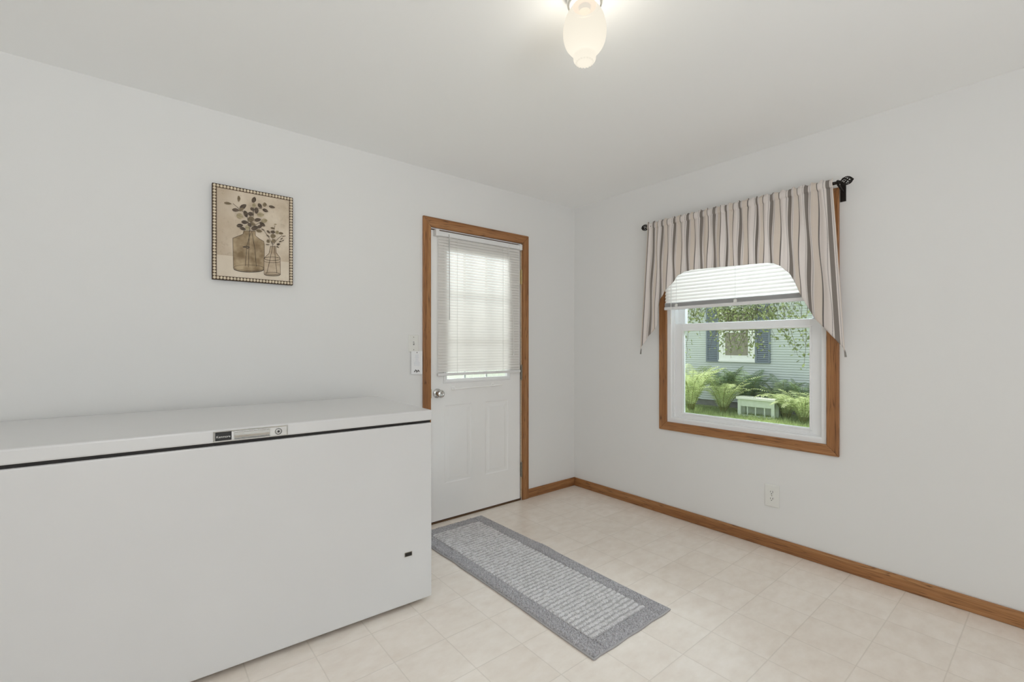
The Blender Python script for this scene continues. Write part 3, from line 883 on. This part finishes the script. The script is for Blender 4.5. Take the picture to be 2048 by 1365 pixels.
# ------------------------------------------------------------------ rug
RX0, RX1, RY0, RY1 = -1.602, -1.069, -1.600, -0.096
RC = ((RX0 + RX1) / 2, (RY0 + RY1) / 2, 0)
t = thing('runner_rug', 'grey and white looped runner rug on the floor by the door', 'rug', RC)
HX, HY = (RX1 - RX0) / 2, (RY1 - RY0) / 2
def edge_x(sx, y):      # the long sides wander a little
    return sx * (HX + 0.004 * sin(y * 5 + sx) + (0.010 * math.exp(-((y - 0.10) / 0.07) ** 2) if sx > 0 else 0.0) + (-0.006 * math.exp(-((y - 0.30) / 0.06) ** 2) if sx < 0 else 0.0))
path = []
for k in range(61):
    y = -HY + 2 * HY * k / 60
    path.append((edge_x(1, y), y, 0.0045))
for k in range(16):
    path.append((HX - 2 * HX * k / 15, HY + 0.003 * sin(k), 0.0045))
for k in range(61):
    y = HY - 2 * HY * k / 60
    path.append((edge_x(-1, y), y, 0.0045))
for k in range(16):
    path.append((-HX + 2 * HX * k / 15, -HY + 0.002 * sin(k * 1.3), 0.0045))
b = MB().tube(path + path[:1], 0.0042, 8, caps=False)
b.prism([(p[0], p[1]) for p in path], lambda a, c, h: (a, c, h), 0.0005, 0.004)
b.build('binding', 'rug_back', t, smooth='auto')
rnd = random.Random(11)
BW = 0.078
def pile(xa, xb, ya, yb, step=0.0042):
    nx, ny = int((xb - xa) / step), int((yb - ya) / step)
    vs, fs = [], []
    for j in range(ny + 1):
        for i in range(nx + 1):
            u, w = i / nx, j / ny
            x, y = xa + (xb - xa) * u, ya + (yb - ya) * w
            x += (edge_x(1, y) - HX) * max(0, x / HX) if x > 0 else (edge_x(-1, y) + HX) * max(0, -x / HX)
            e = min(i, nx - i, j, ny - j)
            h = 0.0145 + rnd.uniform(-0.0035, 0.0035) if e > 0 else 0.004
            if e == 1:
                h -= 0.003
            vs.append((x + rnd.uniform(-1, 1) * 0.0014, y + rnd.uniform(-1, 1) * 0.0014, h))
    for j in range(ny):
        for i in range(nx):
            a = j * (nx + 1) + i
            fs.append((a, a + 1, a + nx + 2, a + nx + 1))
    return vs, fs
b = MB()
g = 0.003
b.add(*pile(-HX + g, -HX + BW, -HY + g, HY - g)); b.add(*pile(HX - BW, HX - g, -HY + g, HY - g))
b.add(*pile(-HX + BW, HX - BW, -HY + g, -HY + BW)); b.add(*pile(-HX + BW, HX - BW, HY - BW, HY - g))
b.build('pile_border', 'pile', t, clean=False)
MB().box(-HX + BW, HX - BW, -HY + BW, HY - BW, 0.003, 0.009).build('base_weave', 'rug_back', t)
b = MB()
nrow = 50
for r in range(nrow):
    y = -HY + BW + 0.014 + (2 * HY - 2 * BW - 0.028) * r / (nrow - 1)
    x = -HX + BW + 0.008
    k = 0
    while x < HX - BW - 0.006:
        s = rnd.uniform(0.85, 1.2) * (1.35 if rnd.random() < 0.02 else 1.0)
        b.ball((x, y + rnd.uniform(-0.002, 0.002) + 0.002 * sin(x * 30 + r), 0.0085), 0.0060 * s, 0.0108 * s, 0.0068 * s, 6, 4)
        x += rnd.uniform(0.0088, 0.0118)
b.build('loop_field', 'loops', t, smooth=True, clean=False)

# ------------------------------------------------------------------ window blind
WB0 = (-0.034, -1.42, 1.50)
t = thing('window_blind', 'cream white blind drawn halfway down over the window', 'blind', WB0)
wy0, wy1 = -1.910, -0.926
b = MB()
for i in range(23):
    slat(b, wy0, wy1, 2.050 - i * 0.0232, 0.034, 0.0285, radians(-61), fr, 0.0026)
rel(b, WB0).build('slats', 'slat_window', t, smooth=True, clean=False)
b = MB()
for i in range(11):
    slat(b, wy0, wy1, 1.538 - i * 0.0027, 0.034, 0.0265, radians(-16), fr, 0.0022)
rel(b, WB0).build('stacked_slats', 'rail', t, smooth=True, clean=False)
rel(MB().box(-0.050, -0.020, wy0, wy1, 2.058, 2.090), WB0).build('headrail', 'rail', t, bevel=0.002)
rel(MB().box(-0.048, -0.020, wy0 - 0.002, wy1 + 0.004, 1.488, 1.509), WB0).build('bottom_rail', 'rail', t, bevel=0.003)
for y in (-1.02, -1.43, -1.82):
    b = MB().tube([(-0.0495, y, 2.06), (-0.0495, y, 1.49)], 0.001, 5).box(-0.052, -0.047, y - 0.010, y + 0.010, 1.508, 1.526)
    rel(b, WB0).build('ladder_cord', 'cord', t)
b = MB().tube([(-0.056, -0.985, 2.06), (-0.058, -0.983, 1.42)], 0.0026, 6)
b.lathe([(0, 0.0), (0.0045, 0.0), (0.005, -0.03), (0.003, -0.042), (0, -0.043)], (-0.058, -0.983, 1.425), n=10)
rel(b, WB0).build('tilt_wand', 'cord', t, smooth='auto')

# ------------------------------------------------------------------ curtain rod with cage finials
RZ = 2.104
RD0 = (0, -1.40, RZ)
t = thing('curtain_rod', 'dark iron curtain rod with cage finials above the window', 'curtain rod', RD0)
RXX = -0.088
rel(MB().tube([(RXX, -0.835, RZ), (RXX, -1.985, RZ)], 0.0085, 14), RD0).build('rod', 'iron', t, smooth='auto')
def finial(yc, sgn):
    b = MB()
    L, R = 0.0245, 0.0205
    for k in range(8):
        a0 = 2 * pi * k / 8
        for tw in (1, -1) if k % 2 == 0 else (1,):
            pts = []
            for j in range(13):
                u = j / 12
                r = R * math.sqrt(1 - 0.93 * (2 * u - 1) ** 2)
                a = a0 + tw * u * 2.4
                pts.append((RXX + r * cos(a), yc + (u - 0.5) * 2 * L * sgn, RZ + r * sin(a)))
            b.tube(pts, 0.0022, 6)
    b.ball((RXX, yc + sgn * (L + 0.001), RZ), 0.0065, 0.006, 0.0065)
    b.tube([(RXX, yc - sgn * (L + 0.012), RZ), (RXX, yc - sgn * (L - 0.002), RZ)], [0.0105, 0.0075], 12)
    b.tube([(RXX, yc - sgn * (L + 0.018), RZ), (RXX, yc - sgn * (L + 0.011), RZ)], 0.0135, 14)
    rel(b, RD0).build('finial', 'iron', t, smooth='auto')
finial(-0.790, 1)
finial(-2.030, -1)
def rod_bracket(y):
    b = MB()
    b.box(-0.005, 0.0, y - 0.013, y + 0.013, RZ - 0.085, RZ + 0.020)
    b.tube([(-0.004, y, RZ - 0.030), (-0.030, y, RZ - 0.026), (-0.060, y, RZ - 0.018), (RXX, y, RZ - 0.012)], 0.006, 8)
    b.tube([(RXX + 0.0115 * cos(a), y, RZ + 0.0115 * sin(a)) for a in [radians(180 + 22.5 * k) for k in range(9)]], 0.0035, 6)
    rel(b, RD0).build('bracket', 'iron', t, smooth='auto')
rod_bracket(-1.992)
rod_bracket(-0.846)

# ------------------------------------------------------------------ valance
VC = (-0.085, -1.40, 2.10)
t = thing('valance', 'striped grey and cream valance with pointed tails over the window', 'curtain', VC)
knu = [0.0, 0.05, 0.10, 0.186, 0.272, 0.357, 0.435, 0.573, 0.663, 0.730, 0.817, 0.890, 0.980, 1.0]
kns = [-0.6, 0, 1, 2, 3, 4, 5, 6.5, 7.5, 8.3, 9.4, 10.3, 11.4, 11.65]
kns = [-0.6, 0, 1, 2, 3, 4, 5, 7, 8, 9, 10, 11, 12, 12.25]
def lerp(x, xs, ys):
    if x <= xs[0]:
        return ys[0]
    for i in range(len(xs) - 1):
        if x <= xs[i + 1]:
            f = (x - xs[i]) / (xs[i + 1] - xs[i])
            return ys[i] + f * (ys[i + 1] - ys[i])
    return ys[-1]
YT0, YT1 = -0.818, -1.970
def v_y(u, z):
    d = (2.10 - z) / 0.9
    fl = 0.060 * max(0, 1 - u / 0.20) - 0.054 * max(0, 1 - (1 - u) / 0.25)
    return YT0 + (YT1 - YT0) * u + fl * max(0, d)
hem = [(-0.757, 1.20), (-0.765, 1.225), (-0.83, 1.305), (-0.890, 1.372), (-0.904, 1.418), (-0.912, 1.562), (-0.953, 1.612), (-1.012, 1.666), (-1.069, 1.720), (-1.110, 1.737), (-1.161, 1.744), (-1.382, 1.735),
       (-1.536, 1.728), (-1.637, 1.722), (-1.680, 1.714), (-1.715, 1.695), (-1.758, 1.645), (-1.789, 1.578), (-1.809, 1.525), (-1.847, 1.447), (-1.895, 1.374), (-1.954, 1.304), (-2.015, 1.222), (-2.024, 1.20)]
hu, hz = [], []
for y, z in hem:
    lo, hi = 0.0, 1.0
    for _ in range(40):
        m = (lo + hi) / 2
        if v_y(m, z) > y:
            lo = m
        else:
            hi = m
    hu.append(lo); hz.append(z)
rnd = random.Random(5)
fph = [rnd.uniform(0, 6.28) for _ in range(6)]
def v_x(u, z):
    d = max(0.0, min(1.0, (2.075 - z) / 0.25))
    g = 0.0055 * sin(2 * pi * u * 24 + fph[0] + 1.2 * sin(9 * u)) * (1 - 0.75 * d)
    f = 0.0080 * sin(2 * pi * u * 9.5 + fph[1] + 0.9 * sin(5 * u)) * (0.25 + 0.75 * d) + 0.004 * sin(2 * pi * u * 5 + fph[2])
    pk = max(0.0, 1 - ((z - RZ) / 0.020) ** 2)
    bell = -0.0128 * math.sqrt(pk) if pk > 0 else 0.0
    if u < 0.12:
        f *= 0.5
    return RXX + 0.0 + bell + (g if pk <= 0 else g * 0.25) - abs(f) * (0.4 + 0.6 * d) - 0.004 * (1 - pk)
NU, NV = 300, 64
b = MB()
vs, uvs = [], {}
for j in range(NV + 1):
    for i in range(NU + 1):
        u = i / NU
        top = RZ + 0.026 + 0.004 * sin(2 * pi * u * 23 + 1) + 0.003 * sin(2 * pi * u * 41)
        bot = lerp(u, hu, hz)
        w = j / NV
        w = w ** 1.25 if False else w
        z = top + (bot - top) * (w if w > 0.0 else 0)
        if j <= 16:
            z = top + (RZ - 0.035 - top) * j / 16
        else:
            z = (RZ - 0.035) + (bot - (RZ - 0.035)) * (j - 16) / (NV - 16)
        y = v_y(u, z) + 0.004 * sin(2 * pi * u * 11 + z * 14) * (1 if 0.03 < u < 0.97 else 0)
        p = (v_x(u, z), y, z)
        vs.append(p)
        uvs[tuple(round(c, 6) for c in p)] = (lerp(u, knu, kns), z)
fs = [(j * (NU + 1) + i, j * (NU + 1) + i + 1, (j + 1) * (NU + 1) + i + 1, (j + 1) * (NU + 1) + i) for j in range(NV) for i in range(NU)]
b.add(vs, fs)
uvl = [uvs[tuple(round(c, 6) for c in p)] for p in vs]
vi = {tuple(p): q for p, q in zip(vs, uvl)}
rel_vi = {}
b2 = MB()
b2.v = [(p[0] - VC[0], p[1] - VC[1], p[2] - VC[2]) for p in b.v]
b2.f, b2.fm = b.f, b.fm
for p, q in zip(b2.v, uvl):
    rel_vi[p] = q
cl = b2.build('cloth', 'fabric', t, smooth=True, uv=lambda v: rel_vi[v], clean=False)
so = cl.modifiers.new('thickness', 'SOLIDIFY')
so.thickness = 0.0012
for y, z, dy in ((-0.760, 1.205, 0.006), (-2.021, 1.207, -0.006)):
    x = -0.092
    b = MB().tube([(x, y, z + 0.004), (x, y + dy * 0.5, z - 0.010), (x, y + dy, z - 0.036)], [0.0025, 0.004, 0.0055], 8)
    rel(b, VC).build('tassel', 'tassel', t, smooth='auto')

# ------------------------------------------------------------------ the garden
M['lawn'] = plain('lawn_soil', (128, 138, 92), 0.95, noise=0.25, nscale=6)
M['paving'] = plain('pale_concrete', (196, 192, 184), 0.9, noise=0.06, nscale=8)
M['grass'] = plain('grass_blades', (162, 178, 124), 0.7, noise=0.25, nscale=4, trans=0.35)
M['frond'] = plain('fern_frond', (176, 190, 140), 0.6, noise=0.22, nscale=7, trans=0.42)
M['frond_shade'] = plain('fern_frond_shade', (128, 148, 116), 0.6, noise=0.22, nscale=7, trans=0.35)  # darker copy of the frond green, shade by the siding put into colour
M['stem'] = plain('fern_stem', (128, 132, 74), 0.7, noise=0.2, nscale=30)
M['siding'] = plain('aqua_siding', (192, 199, 196), 0.6, noise=0.02, nscale=3)
M['house_white'] = plain('house_white_trim', (232, 234, 230), 0.5, noise=0.02, nscale=5)
M['shutter'] = plain('blue_shutter', (116, 126, 136), 0.6, noise=0.05, nscale=8)
M['pane'] = plain('screened_pane', (132, 128, 112), 0.35, noise=0.12, nscale=6)
M['foundation'] = plain('grey_foundation', (130, 130, 126), 0.9, noise=0.1, nscale=8)
M['shingle'] = plain('roof_shingle', (110, 104, 98), 0.9, noise=0.2, nscale=20)
M['bark'] = plain('tree_bark', (86, 78, 62), 0.9, noise=0.25, nscale=30)
M['leaf'] = plain('tree_leaf', (130, 142, 100), 0.5, noise=0.5, nscale=9, trans=0.45)
M['box_wood'] = plain('painted_box_wood', (206, 216, 202), 0.7, noise=0.05, nscale=12)

GZ = -0.60
tag(MB().box(0.13, 22, -14, 24, GZ - 0.1, GZ).build('ground', 'lawn'), 'green lawn outside between the two houses', 'lawn', kind='structure')
tag(MB().box(-12, 2.2, 0.14, 16, GZ - 0.1, GZ + 0.004).build('path', 'paving'), 'pale concrete paving outside the entry door', 'paving', kind='structure')

HX_ = 10.6
H0 = (HX_, 3.4, GZ)
t = thing('house', 'neighbouring house with pale aqua siding seen through the window', 'house', H0)
def hp_(mb, name, mat, parent=t, **kw):
    return rel(mb, H0).build(name, mat, parent, **kw)
b = MB()
z, pit = -0.42, 0.068
vs, fs = [], []
k = 0
while z < 2.75:
    # each clapboard: bottom edge stands proud, top tucks back
    vs += [(HX_ - 0.022, -6, z), (HX_ - 0.022, 13, z), (HX_ - 0.002, -6, z + pit), (HX_ - 0.002, 13, z + pit), (HX_, -6, z), (HX_, 13, z)]
    o = k * 6
    fs += [(o, o + 1, o + 3, o + 2), (o + 4, o + 5, o + 1, o)]
    z += pit
    k += 1
b.add(vs, fs)
b.box(HX_, HX_ + 5, -6, 13, -0.42, 2.8)
hp_(b, 'siding', 'siding')
hp_(MB().box(HX_ + 0.02, HX_ + 4.9, -5.9, 12.9, GZ, -0.42), 'foundation', 'foundation')
hp_(MB().box(HX_ - 0.45, HX_ + 5, -6.3, 13.3, 2.80, 2.98), 'eave', 'house_white')
hp_(MB().prism([(HX_ - 0.5, 2.98), (HX_ + 5, 2.98), (HX_ + 5, 4.6)], lambda a, c, h: (a, h, c), -6.3, 13.3), 'roof', 'shingle')
b = MB()
y0, y1, z0, z1 = 2.893, 3.925, 0.765, 2.40
b.ring(y0, y1, z0, z1, [(0, -0.015), (0, 0.060), (0.13, 0.060), (0.14, 0.048), (0.145, 0.056), (0.185, 0.056), (0.19, 0.0)], lambda a, c, h: (HX_ - h, a, c))
b.box(HX_ - 0.085, HX_, y0 - 0.01, y1 + 0.01, z0 - 0.005, z0 + 0.05)
b.box(HX_ - 0.055, HX_, y0 + 0.17, y1 - 0.17, 1.62, 1.67)
wf = hp_(b, 'window_frame', 'house_white')
rel(MB().box(HX_ - 0.040, HX_ - 0.028, y0 + 0.17, y1 - 0.18, z0 + 0.16, z1 - 0.18), H0).build('window_pane', 'pane', wf)
for s0, s1 in ((3.932, 4.334), (2.490, 2.886)):
    b = MB()
    b.ring(s0, s1, z0 - 0.02, z1 + 0.02, [(0, -0.005), (0, 0.060), (0.05, 0.060), (0.05, 0.026)], lambda a, c, h: (HX_ - h, a, c), cap_in=True)
    zz = z0 + 0.04
    while zz < z1 - 0.05:
        b.add([(HX_ - 0.028, s0 + 0.05, zz + 0.05), (HX_ - 0.028, s1 - 0.05, zz + 0.05), (HX_ - 0.056, s1 - 0.05, zz + 0.002), (HX_ - 0.056, s0 + 0.05, zz + 0.002)], [(0, 1, 2, 3)])
        zz += 0.055
    hp_(b, 'shutter', 'shutter')

t = thing('fence', 'white board fence added to show bright behind the door blind', 'fence', (1.0, 5.0, GZ))  # added as a bright white backdrop for the door glass
b = MB()
for k in range(60):
    b.box(-4.5 + k * 0.15, -4.5 + k * 0.15 + 0.138, -0.01, 0.01, 0.05, 2.0)
b.build('boards', 'house_white', t)
for z in (0.35, 1.65):
    MB().box(-4.5, 4.5, 0.01, 0.05, z, z + 0.09).build('rail', 'house_white', t)
for x in (-4.4, -1.4, 1.6, 4.4):
    MB().box(x - 0.05, x + 0.05, 0.05, 0.15, 0, 2.05).build('post', 'house_white', t)

# low cold frame of painted slats
K0 = (9.4, 2.30, GZ)
t = thing('planter_box', 'low pale wooden slatted box standing among the sunlit ferns', 'planter box', K0)
MB().box(-0.22, 0.20, -0.46, 0.50, 0.44, 0.50).build('top_board', 'house_white', t, bevel=0.006)
MB().box(-0.17, -0.13, -0.43, 0.47, 0.26, 0.44).build('front_panel', 'box_wood', t)
for y in (-0.43, 0.39):
    MB().box(-0.18, -0.10, y, y + 0.08, 0.0, 0.44).build('post', 'box_wood', t)
    MB().box(0.08, 0.16, y, y + 0.08, 0.0, 0.44).build('post', 'box_wood', t)
for y in (-0.20, 0.02, 0.22):
    MB().box(-0.155, -0.135, y, y + 0.025, 0.02, 0.27).build('slat', 'box_wood', t)
MB().box(-0.17, -0.13, -0.43, 0.47, 0.0, 0.04).build('bottom_rail', 'box_wood', t)
MB().box(0.12, 0.15, -0.43, 0.47, 0.04, 0.44).build('back_panel', 'box_wood', t)

def fern(loc, H, n, spread, seed, label, mat='frond', lean=(0, 0)):
    rnd = random.Random(seed)
    t = thing('fern', label, 'fern', loc, group=None)
    b, st = MB(), MB()
    for k in range(n):
        az = 2 * pi * (k + rnd.uniform(-0.3, 0.3)) / n * 1.0 + k * 0.35
        L = H * rnd.uniform(0.85, 1.2)
        a0 = radians(rnd.uniform(4, 22)) * spread
        a1 = radians(rnd.uniform(65, 125)) * min(1.2, spread)
        p = Vector((0.05 * cos(az), 0.05 * sin(az), 0))
        pts = [p.copy()]
        N = 30
        twist = rnd.uniform(-0.4, 0.4)
        for i in range(N):
            u = (i + 0.5) / N
            a = a0 + (a1 - a0) * u ** 2.0
            azz = az + twist * u
            p = p + Vector((sin(a) * cos(azz), sin(a) * sin(azz), cos(a))) * (L / N) + Vector((lean[0], lean[1], 0)) * (u * L / N)
            pts.append(p.copy())
        st.tube(pts[::3] + [pts[-1]], [0.007 * (1 - 0.8 * i / 11) + 0.0012 for i in range(len(pts[::3]) + 1)], 5)
        for i in range(5, N + 1):
            u = i / N
            tan = (pts[i] - pts[i - 1]).normalized()
            side = tan.cross(Vector((0, 0, 1)))
            side = side.normalized() if side.length > 0.05 else Vector((-sin(az), cos(az), 0))
            nrm = side.cross(tan).normalized()
            ln = 0.17 * L * (max(0.0, sin(pi * min(1, (u - 0.10) / 0.95) ** 1.05)) ** 0.75) + 0.004
            for s in (-1, 1):
                d = (side * s + tan * 0.35 + nrm * rnd.uniform(-0.25, 0.1)).normalized()
                w = 0.0075 * L + 0.002
                q = pts[i]
                m = q + d * ln * 0.45 + nrm * 0.004
                e = q + d * ln - Vector((0, 0, 0.10 * ln))
                b.add([q - tan * w * 0.6, m - tan * w, e, m + tan * w, q + tan * w * 0.6], [(0, 1, 2, 3, 4)])
    b.build('fronds', mat, t, clean=False)
    st.build('stems', 'stem', t, smooth=True, clean=False)
    return t
fern((9.00, 3.95, GZ), 1.38, 22, 0.9, 1, 'tall sunlit fern clump at the far left of the window view')
fern((9.30, 3.20, GZ), 1.15, 18, 1.0, 3, 'sunlit fern clump standing left of the slatted planter box', lean=(0, -0.25))
fern((9.55, 1.72, GZ), 0.95, 18, 1.15, 4, 'arching sunlit fern just right of the slatted planter box')
fern((9.20, 1.22, GZ), 0.95, 20, 1.15, 5, 'sunlit fern clump at the far right of the window view')
fern((9.05, 0.50, GZ), 0.95, 16, 1.1, 6, 'sunlit fern half hidden by the right window stile')
fern((10.02, 3.45, GZ), 1.25, 14, 0.72, 7, 'shaded fern by the siding below the left shutter', 'frond_shade', lean=(-0.25, 0))
fern((10.02, 2.85, GZ), 1.20, 14, 0.72, 8, 'shaded fern by the siding below the white window', 'frond_shade', lean=(-0.25, 0))
fern((10.02, 2.35, GZ), 0.80, 12, 0.72, 9, 'low shaded fern behind the slatted planter box', 'frond_shade', lean=(-0.25, 0))
fern((10.02, 1.95, GZ), 1.05, 14, 0.72, 10, 'shaded fern by the siding right of the right shutter', 'frond_shade', lean=(-0.25, 0))
fern((10.02, 1.45, GZ), 0.95, 14, 0.72, 12, 'shaded fern behind the far right sunlit fern', 'frond_shade', lean=(-0.25, 0))

rnd = random.Random(21)
b = MB()
for i in range(16000):
    x, y = rnd.uniform(6.8, 10.0), rnd.uniform(-0.4, 5.4)
    h = rnd.uniform(0.05, 0.13)
    a = rnd.uniform(0, 6.28)
    w = rnd.uniform(0.004, 0.008)
    dx, dy = cos(a) * w, sin(a) * w
    lx, ly = rnd.uniform(-0.05, 0.05), rnd.uniform(-0.05, 0.05)
    b.add([(x - dx, y - dy, GZ), (x + dx, y + dy, GZ), (x + lx, y + ly, GZ + h)], [(0, 1, 2)])
tag(b.build('grass', 'grass', clean=False), 'sunlit green grass blades in front of the ferns', 'grass', kind='stuff')

# tree whose low branches hang before the window
T0 = (5.4, -2.6, GZ)
t = thing('tree', 'leafy tree whose drooping branches hang before the neighbouring house', 'tree', T0)
rnd = random.Random(8)
def wig(p0, p1, n, amp, sag=0.0):
    p0, p1 = Vector(p0), Vector(p1)
    out = []
    for k in range(n + 1):
        u = k / n
        q = p0.lerp(p1, u) + Vector((rnd.uniform(-1, 1), rnd.uniform(-1, 1), rnd.uniform(-1, 1))) * amp * sin(pi * u)
        q.z += sag * sin(pi * u)
        out.append(q)
    return out
rel(MB().tube([(5.4, -2.6, GZ), (5.42, -2.58, 0.8), (5.35, -2.5, 2.0), (5.3, -2.4, 3.4)], [0.17, 0.13, 0.11, 0.07], 12), T0).build('trunk', 'bark', t, smooth=True)
leaves = MB()
def put_leaf(p, s=0.055):
    a, e = rnd.uniform(0, 6.28), rnd.uniform(-1.2, 0.5)
    d = Vector((cos(a) * cos(e), sin(a) * cos(e), sin(e)))
    sd_ = d.cross(Vector((rnd.uniform(-1, 1), rnd.uniform(-1, 1), rnd.uniform(-1, 1)))).normalized()
    L = s * rnd.uniform(0.7, 1.25)
    n_ = sd_.cross(d) * L * 0.1
    p = Vector(p)
    leaves.add([p, p + d * L * 0.35 + sd_ * L * 0.30, p + d * L * 0.7 + sd_ * L * 0.24 , p + d * L, p + d * L * 0.7 - sd_ * L * 0.24, p + d * L * 0.35 - sd_ * L * 0.30],
               [(0, 1, 2, 3), (0, 3, 4, 5)])
limbs = [((5.35, -2.5, 2.3), (5.2, 2.4, 2.35), 0.035, 0.25), ((5.3, -2.4, 2.9), (4.7, 1.8, 2.55), 0.04, 0.2), ((5.35, -2.5, 2.0), (4.9, 0.6, 2.05), 0.028, 0.15)]
limb_pts = []
for a, c, r, sag in limbs:
    pts = wig(a, c, 14, 0.06, sag)
    limb_pts += pts[4:]
    rel(MB().tube(pts, [r * (1 - 0.75 * k / 14) for k in range(15)], 7), T0).build('branch', 'bark', t, smooth=True)
tw = MB()
def twig(y, ztop, zbot, x=5.0, dy=0.0, n=14, s=0.055, spread=0.05):
    pts = wig((x, y, ztop), (x + rnd.uniform(-0.1, 0.1), y + dy, zbot), 8, 0.025)
    tw.tube(pts, [0.0038 * (1 - 0.75 * k / 8) + 0.0008 for k in range(9)], 5)
    for _ in range(n):
        q = pts[rnd.randint(2, 8)] + Vector((rnd.uniform(-1, 1), rnd.uniform(-1, 1), rnd.uniform(-1, 1))) * spread
        put_leaf(q, s)
# dense upper band
for k in range(95):
    y = rnd.uniform(0.25, 2.0)
    twig(y, rnd.uniform(2.25, 2.5), rnd.uniform(1.62, 1.90), rnd.uniform(4.6, 5.4), rnd.uniform(-0.45, 0.45), 20, 0.058, 0.08)
for k in range(14):
    twig(rnd.uniform(-0.35, 0.3), 2.35, rnd.uniform(1.65, 1.95), rnd.uniform(4.7, 5.3), rnd.uniform(-0.2, 0.2), 8, 0.06, 0.06)
for k in range(30):
    twig(rnd.uniform(0.35, 1.15), 1.95, rnd.uniform(1.12, 1.5), rnd.uniform(4.7, 5.3), rnd.uniform(-0.5, 0.5), 13, 0.05, 0.09)
# spray that droops across the neighbour's window and the siding right of it
for y, zt, zb, dy, n in ((0.95, 1.75, 1.36, -0.1, 16), (0.80, 1.75, 1.24, -0.12, 18), (0.62, 1.75, 1.18, -0.10, 16), (0.55, 1.7, 1.08, 0.08, 12), (0.72, 1.7, 1.10, -0.1, 12), (1.05, 1.7, 1.18, 0.03, 12),
                         (0.42, 1.75, 1.30, -0.12, 16), (0.35, 1.70, 1.22, -0.2, 18), (0.25, 1.65, 1.12, -0.18, 18), (0.15, 1.5, 1.08, -0.15, 14), (0.20, 1.6, 1.20, -0.25, 12), (0.35, 1.8, 1.42, -0.35, 14),
                         (-0.10, 1.75, 1.30, -0.05, 7), (-0.22, 1.5, 0.90, 0.03, 6), (1.56, 1.7, 1.42, 0.0, 2), (1.00, 1.4, 1.02, -0.05, 5), (1.75, 1.2, 0.98, 0.02, 9), (1.2, 1.7, 1.38, 0.0, 9)):
    twig(y, zt + 0.4, zb, 5.0, dy * 1.6, int(n * 2.2), 0.060, 0.075)
rel(tw, T0).build('twigs', 'bark', t, smooth=True, clean=False)
rel(leaves, T0).build('foliage', 'leaf', t, clean=False)
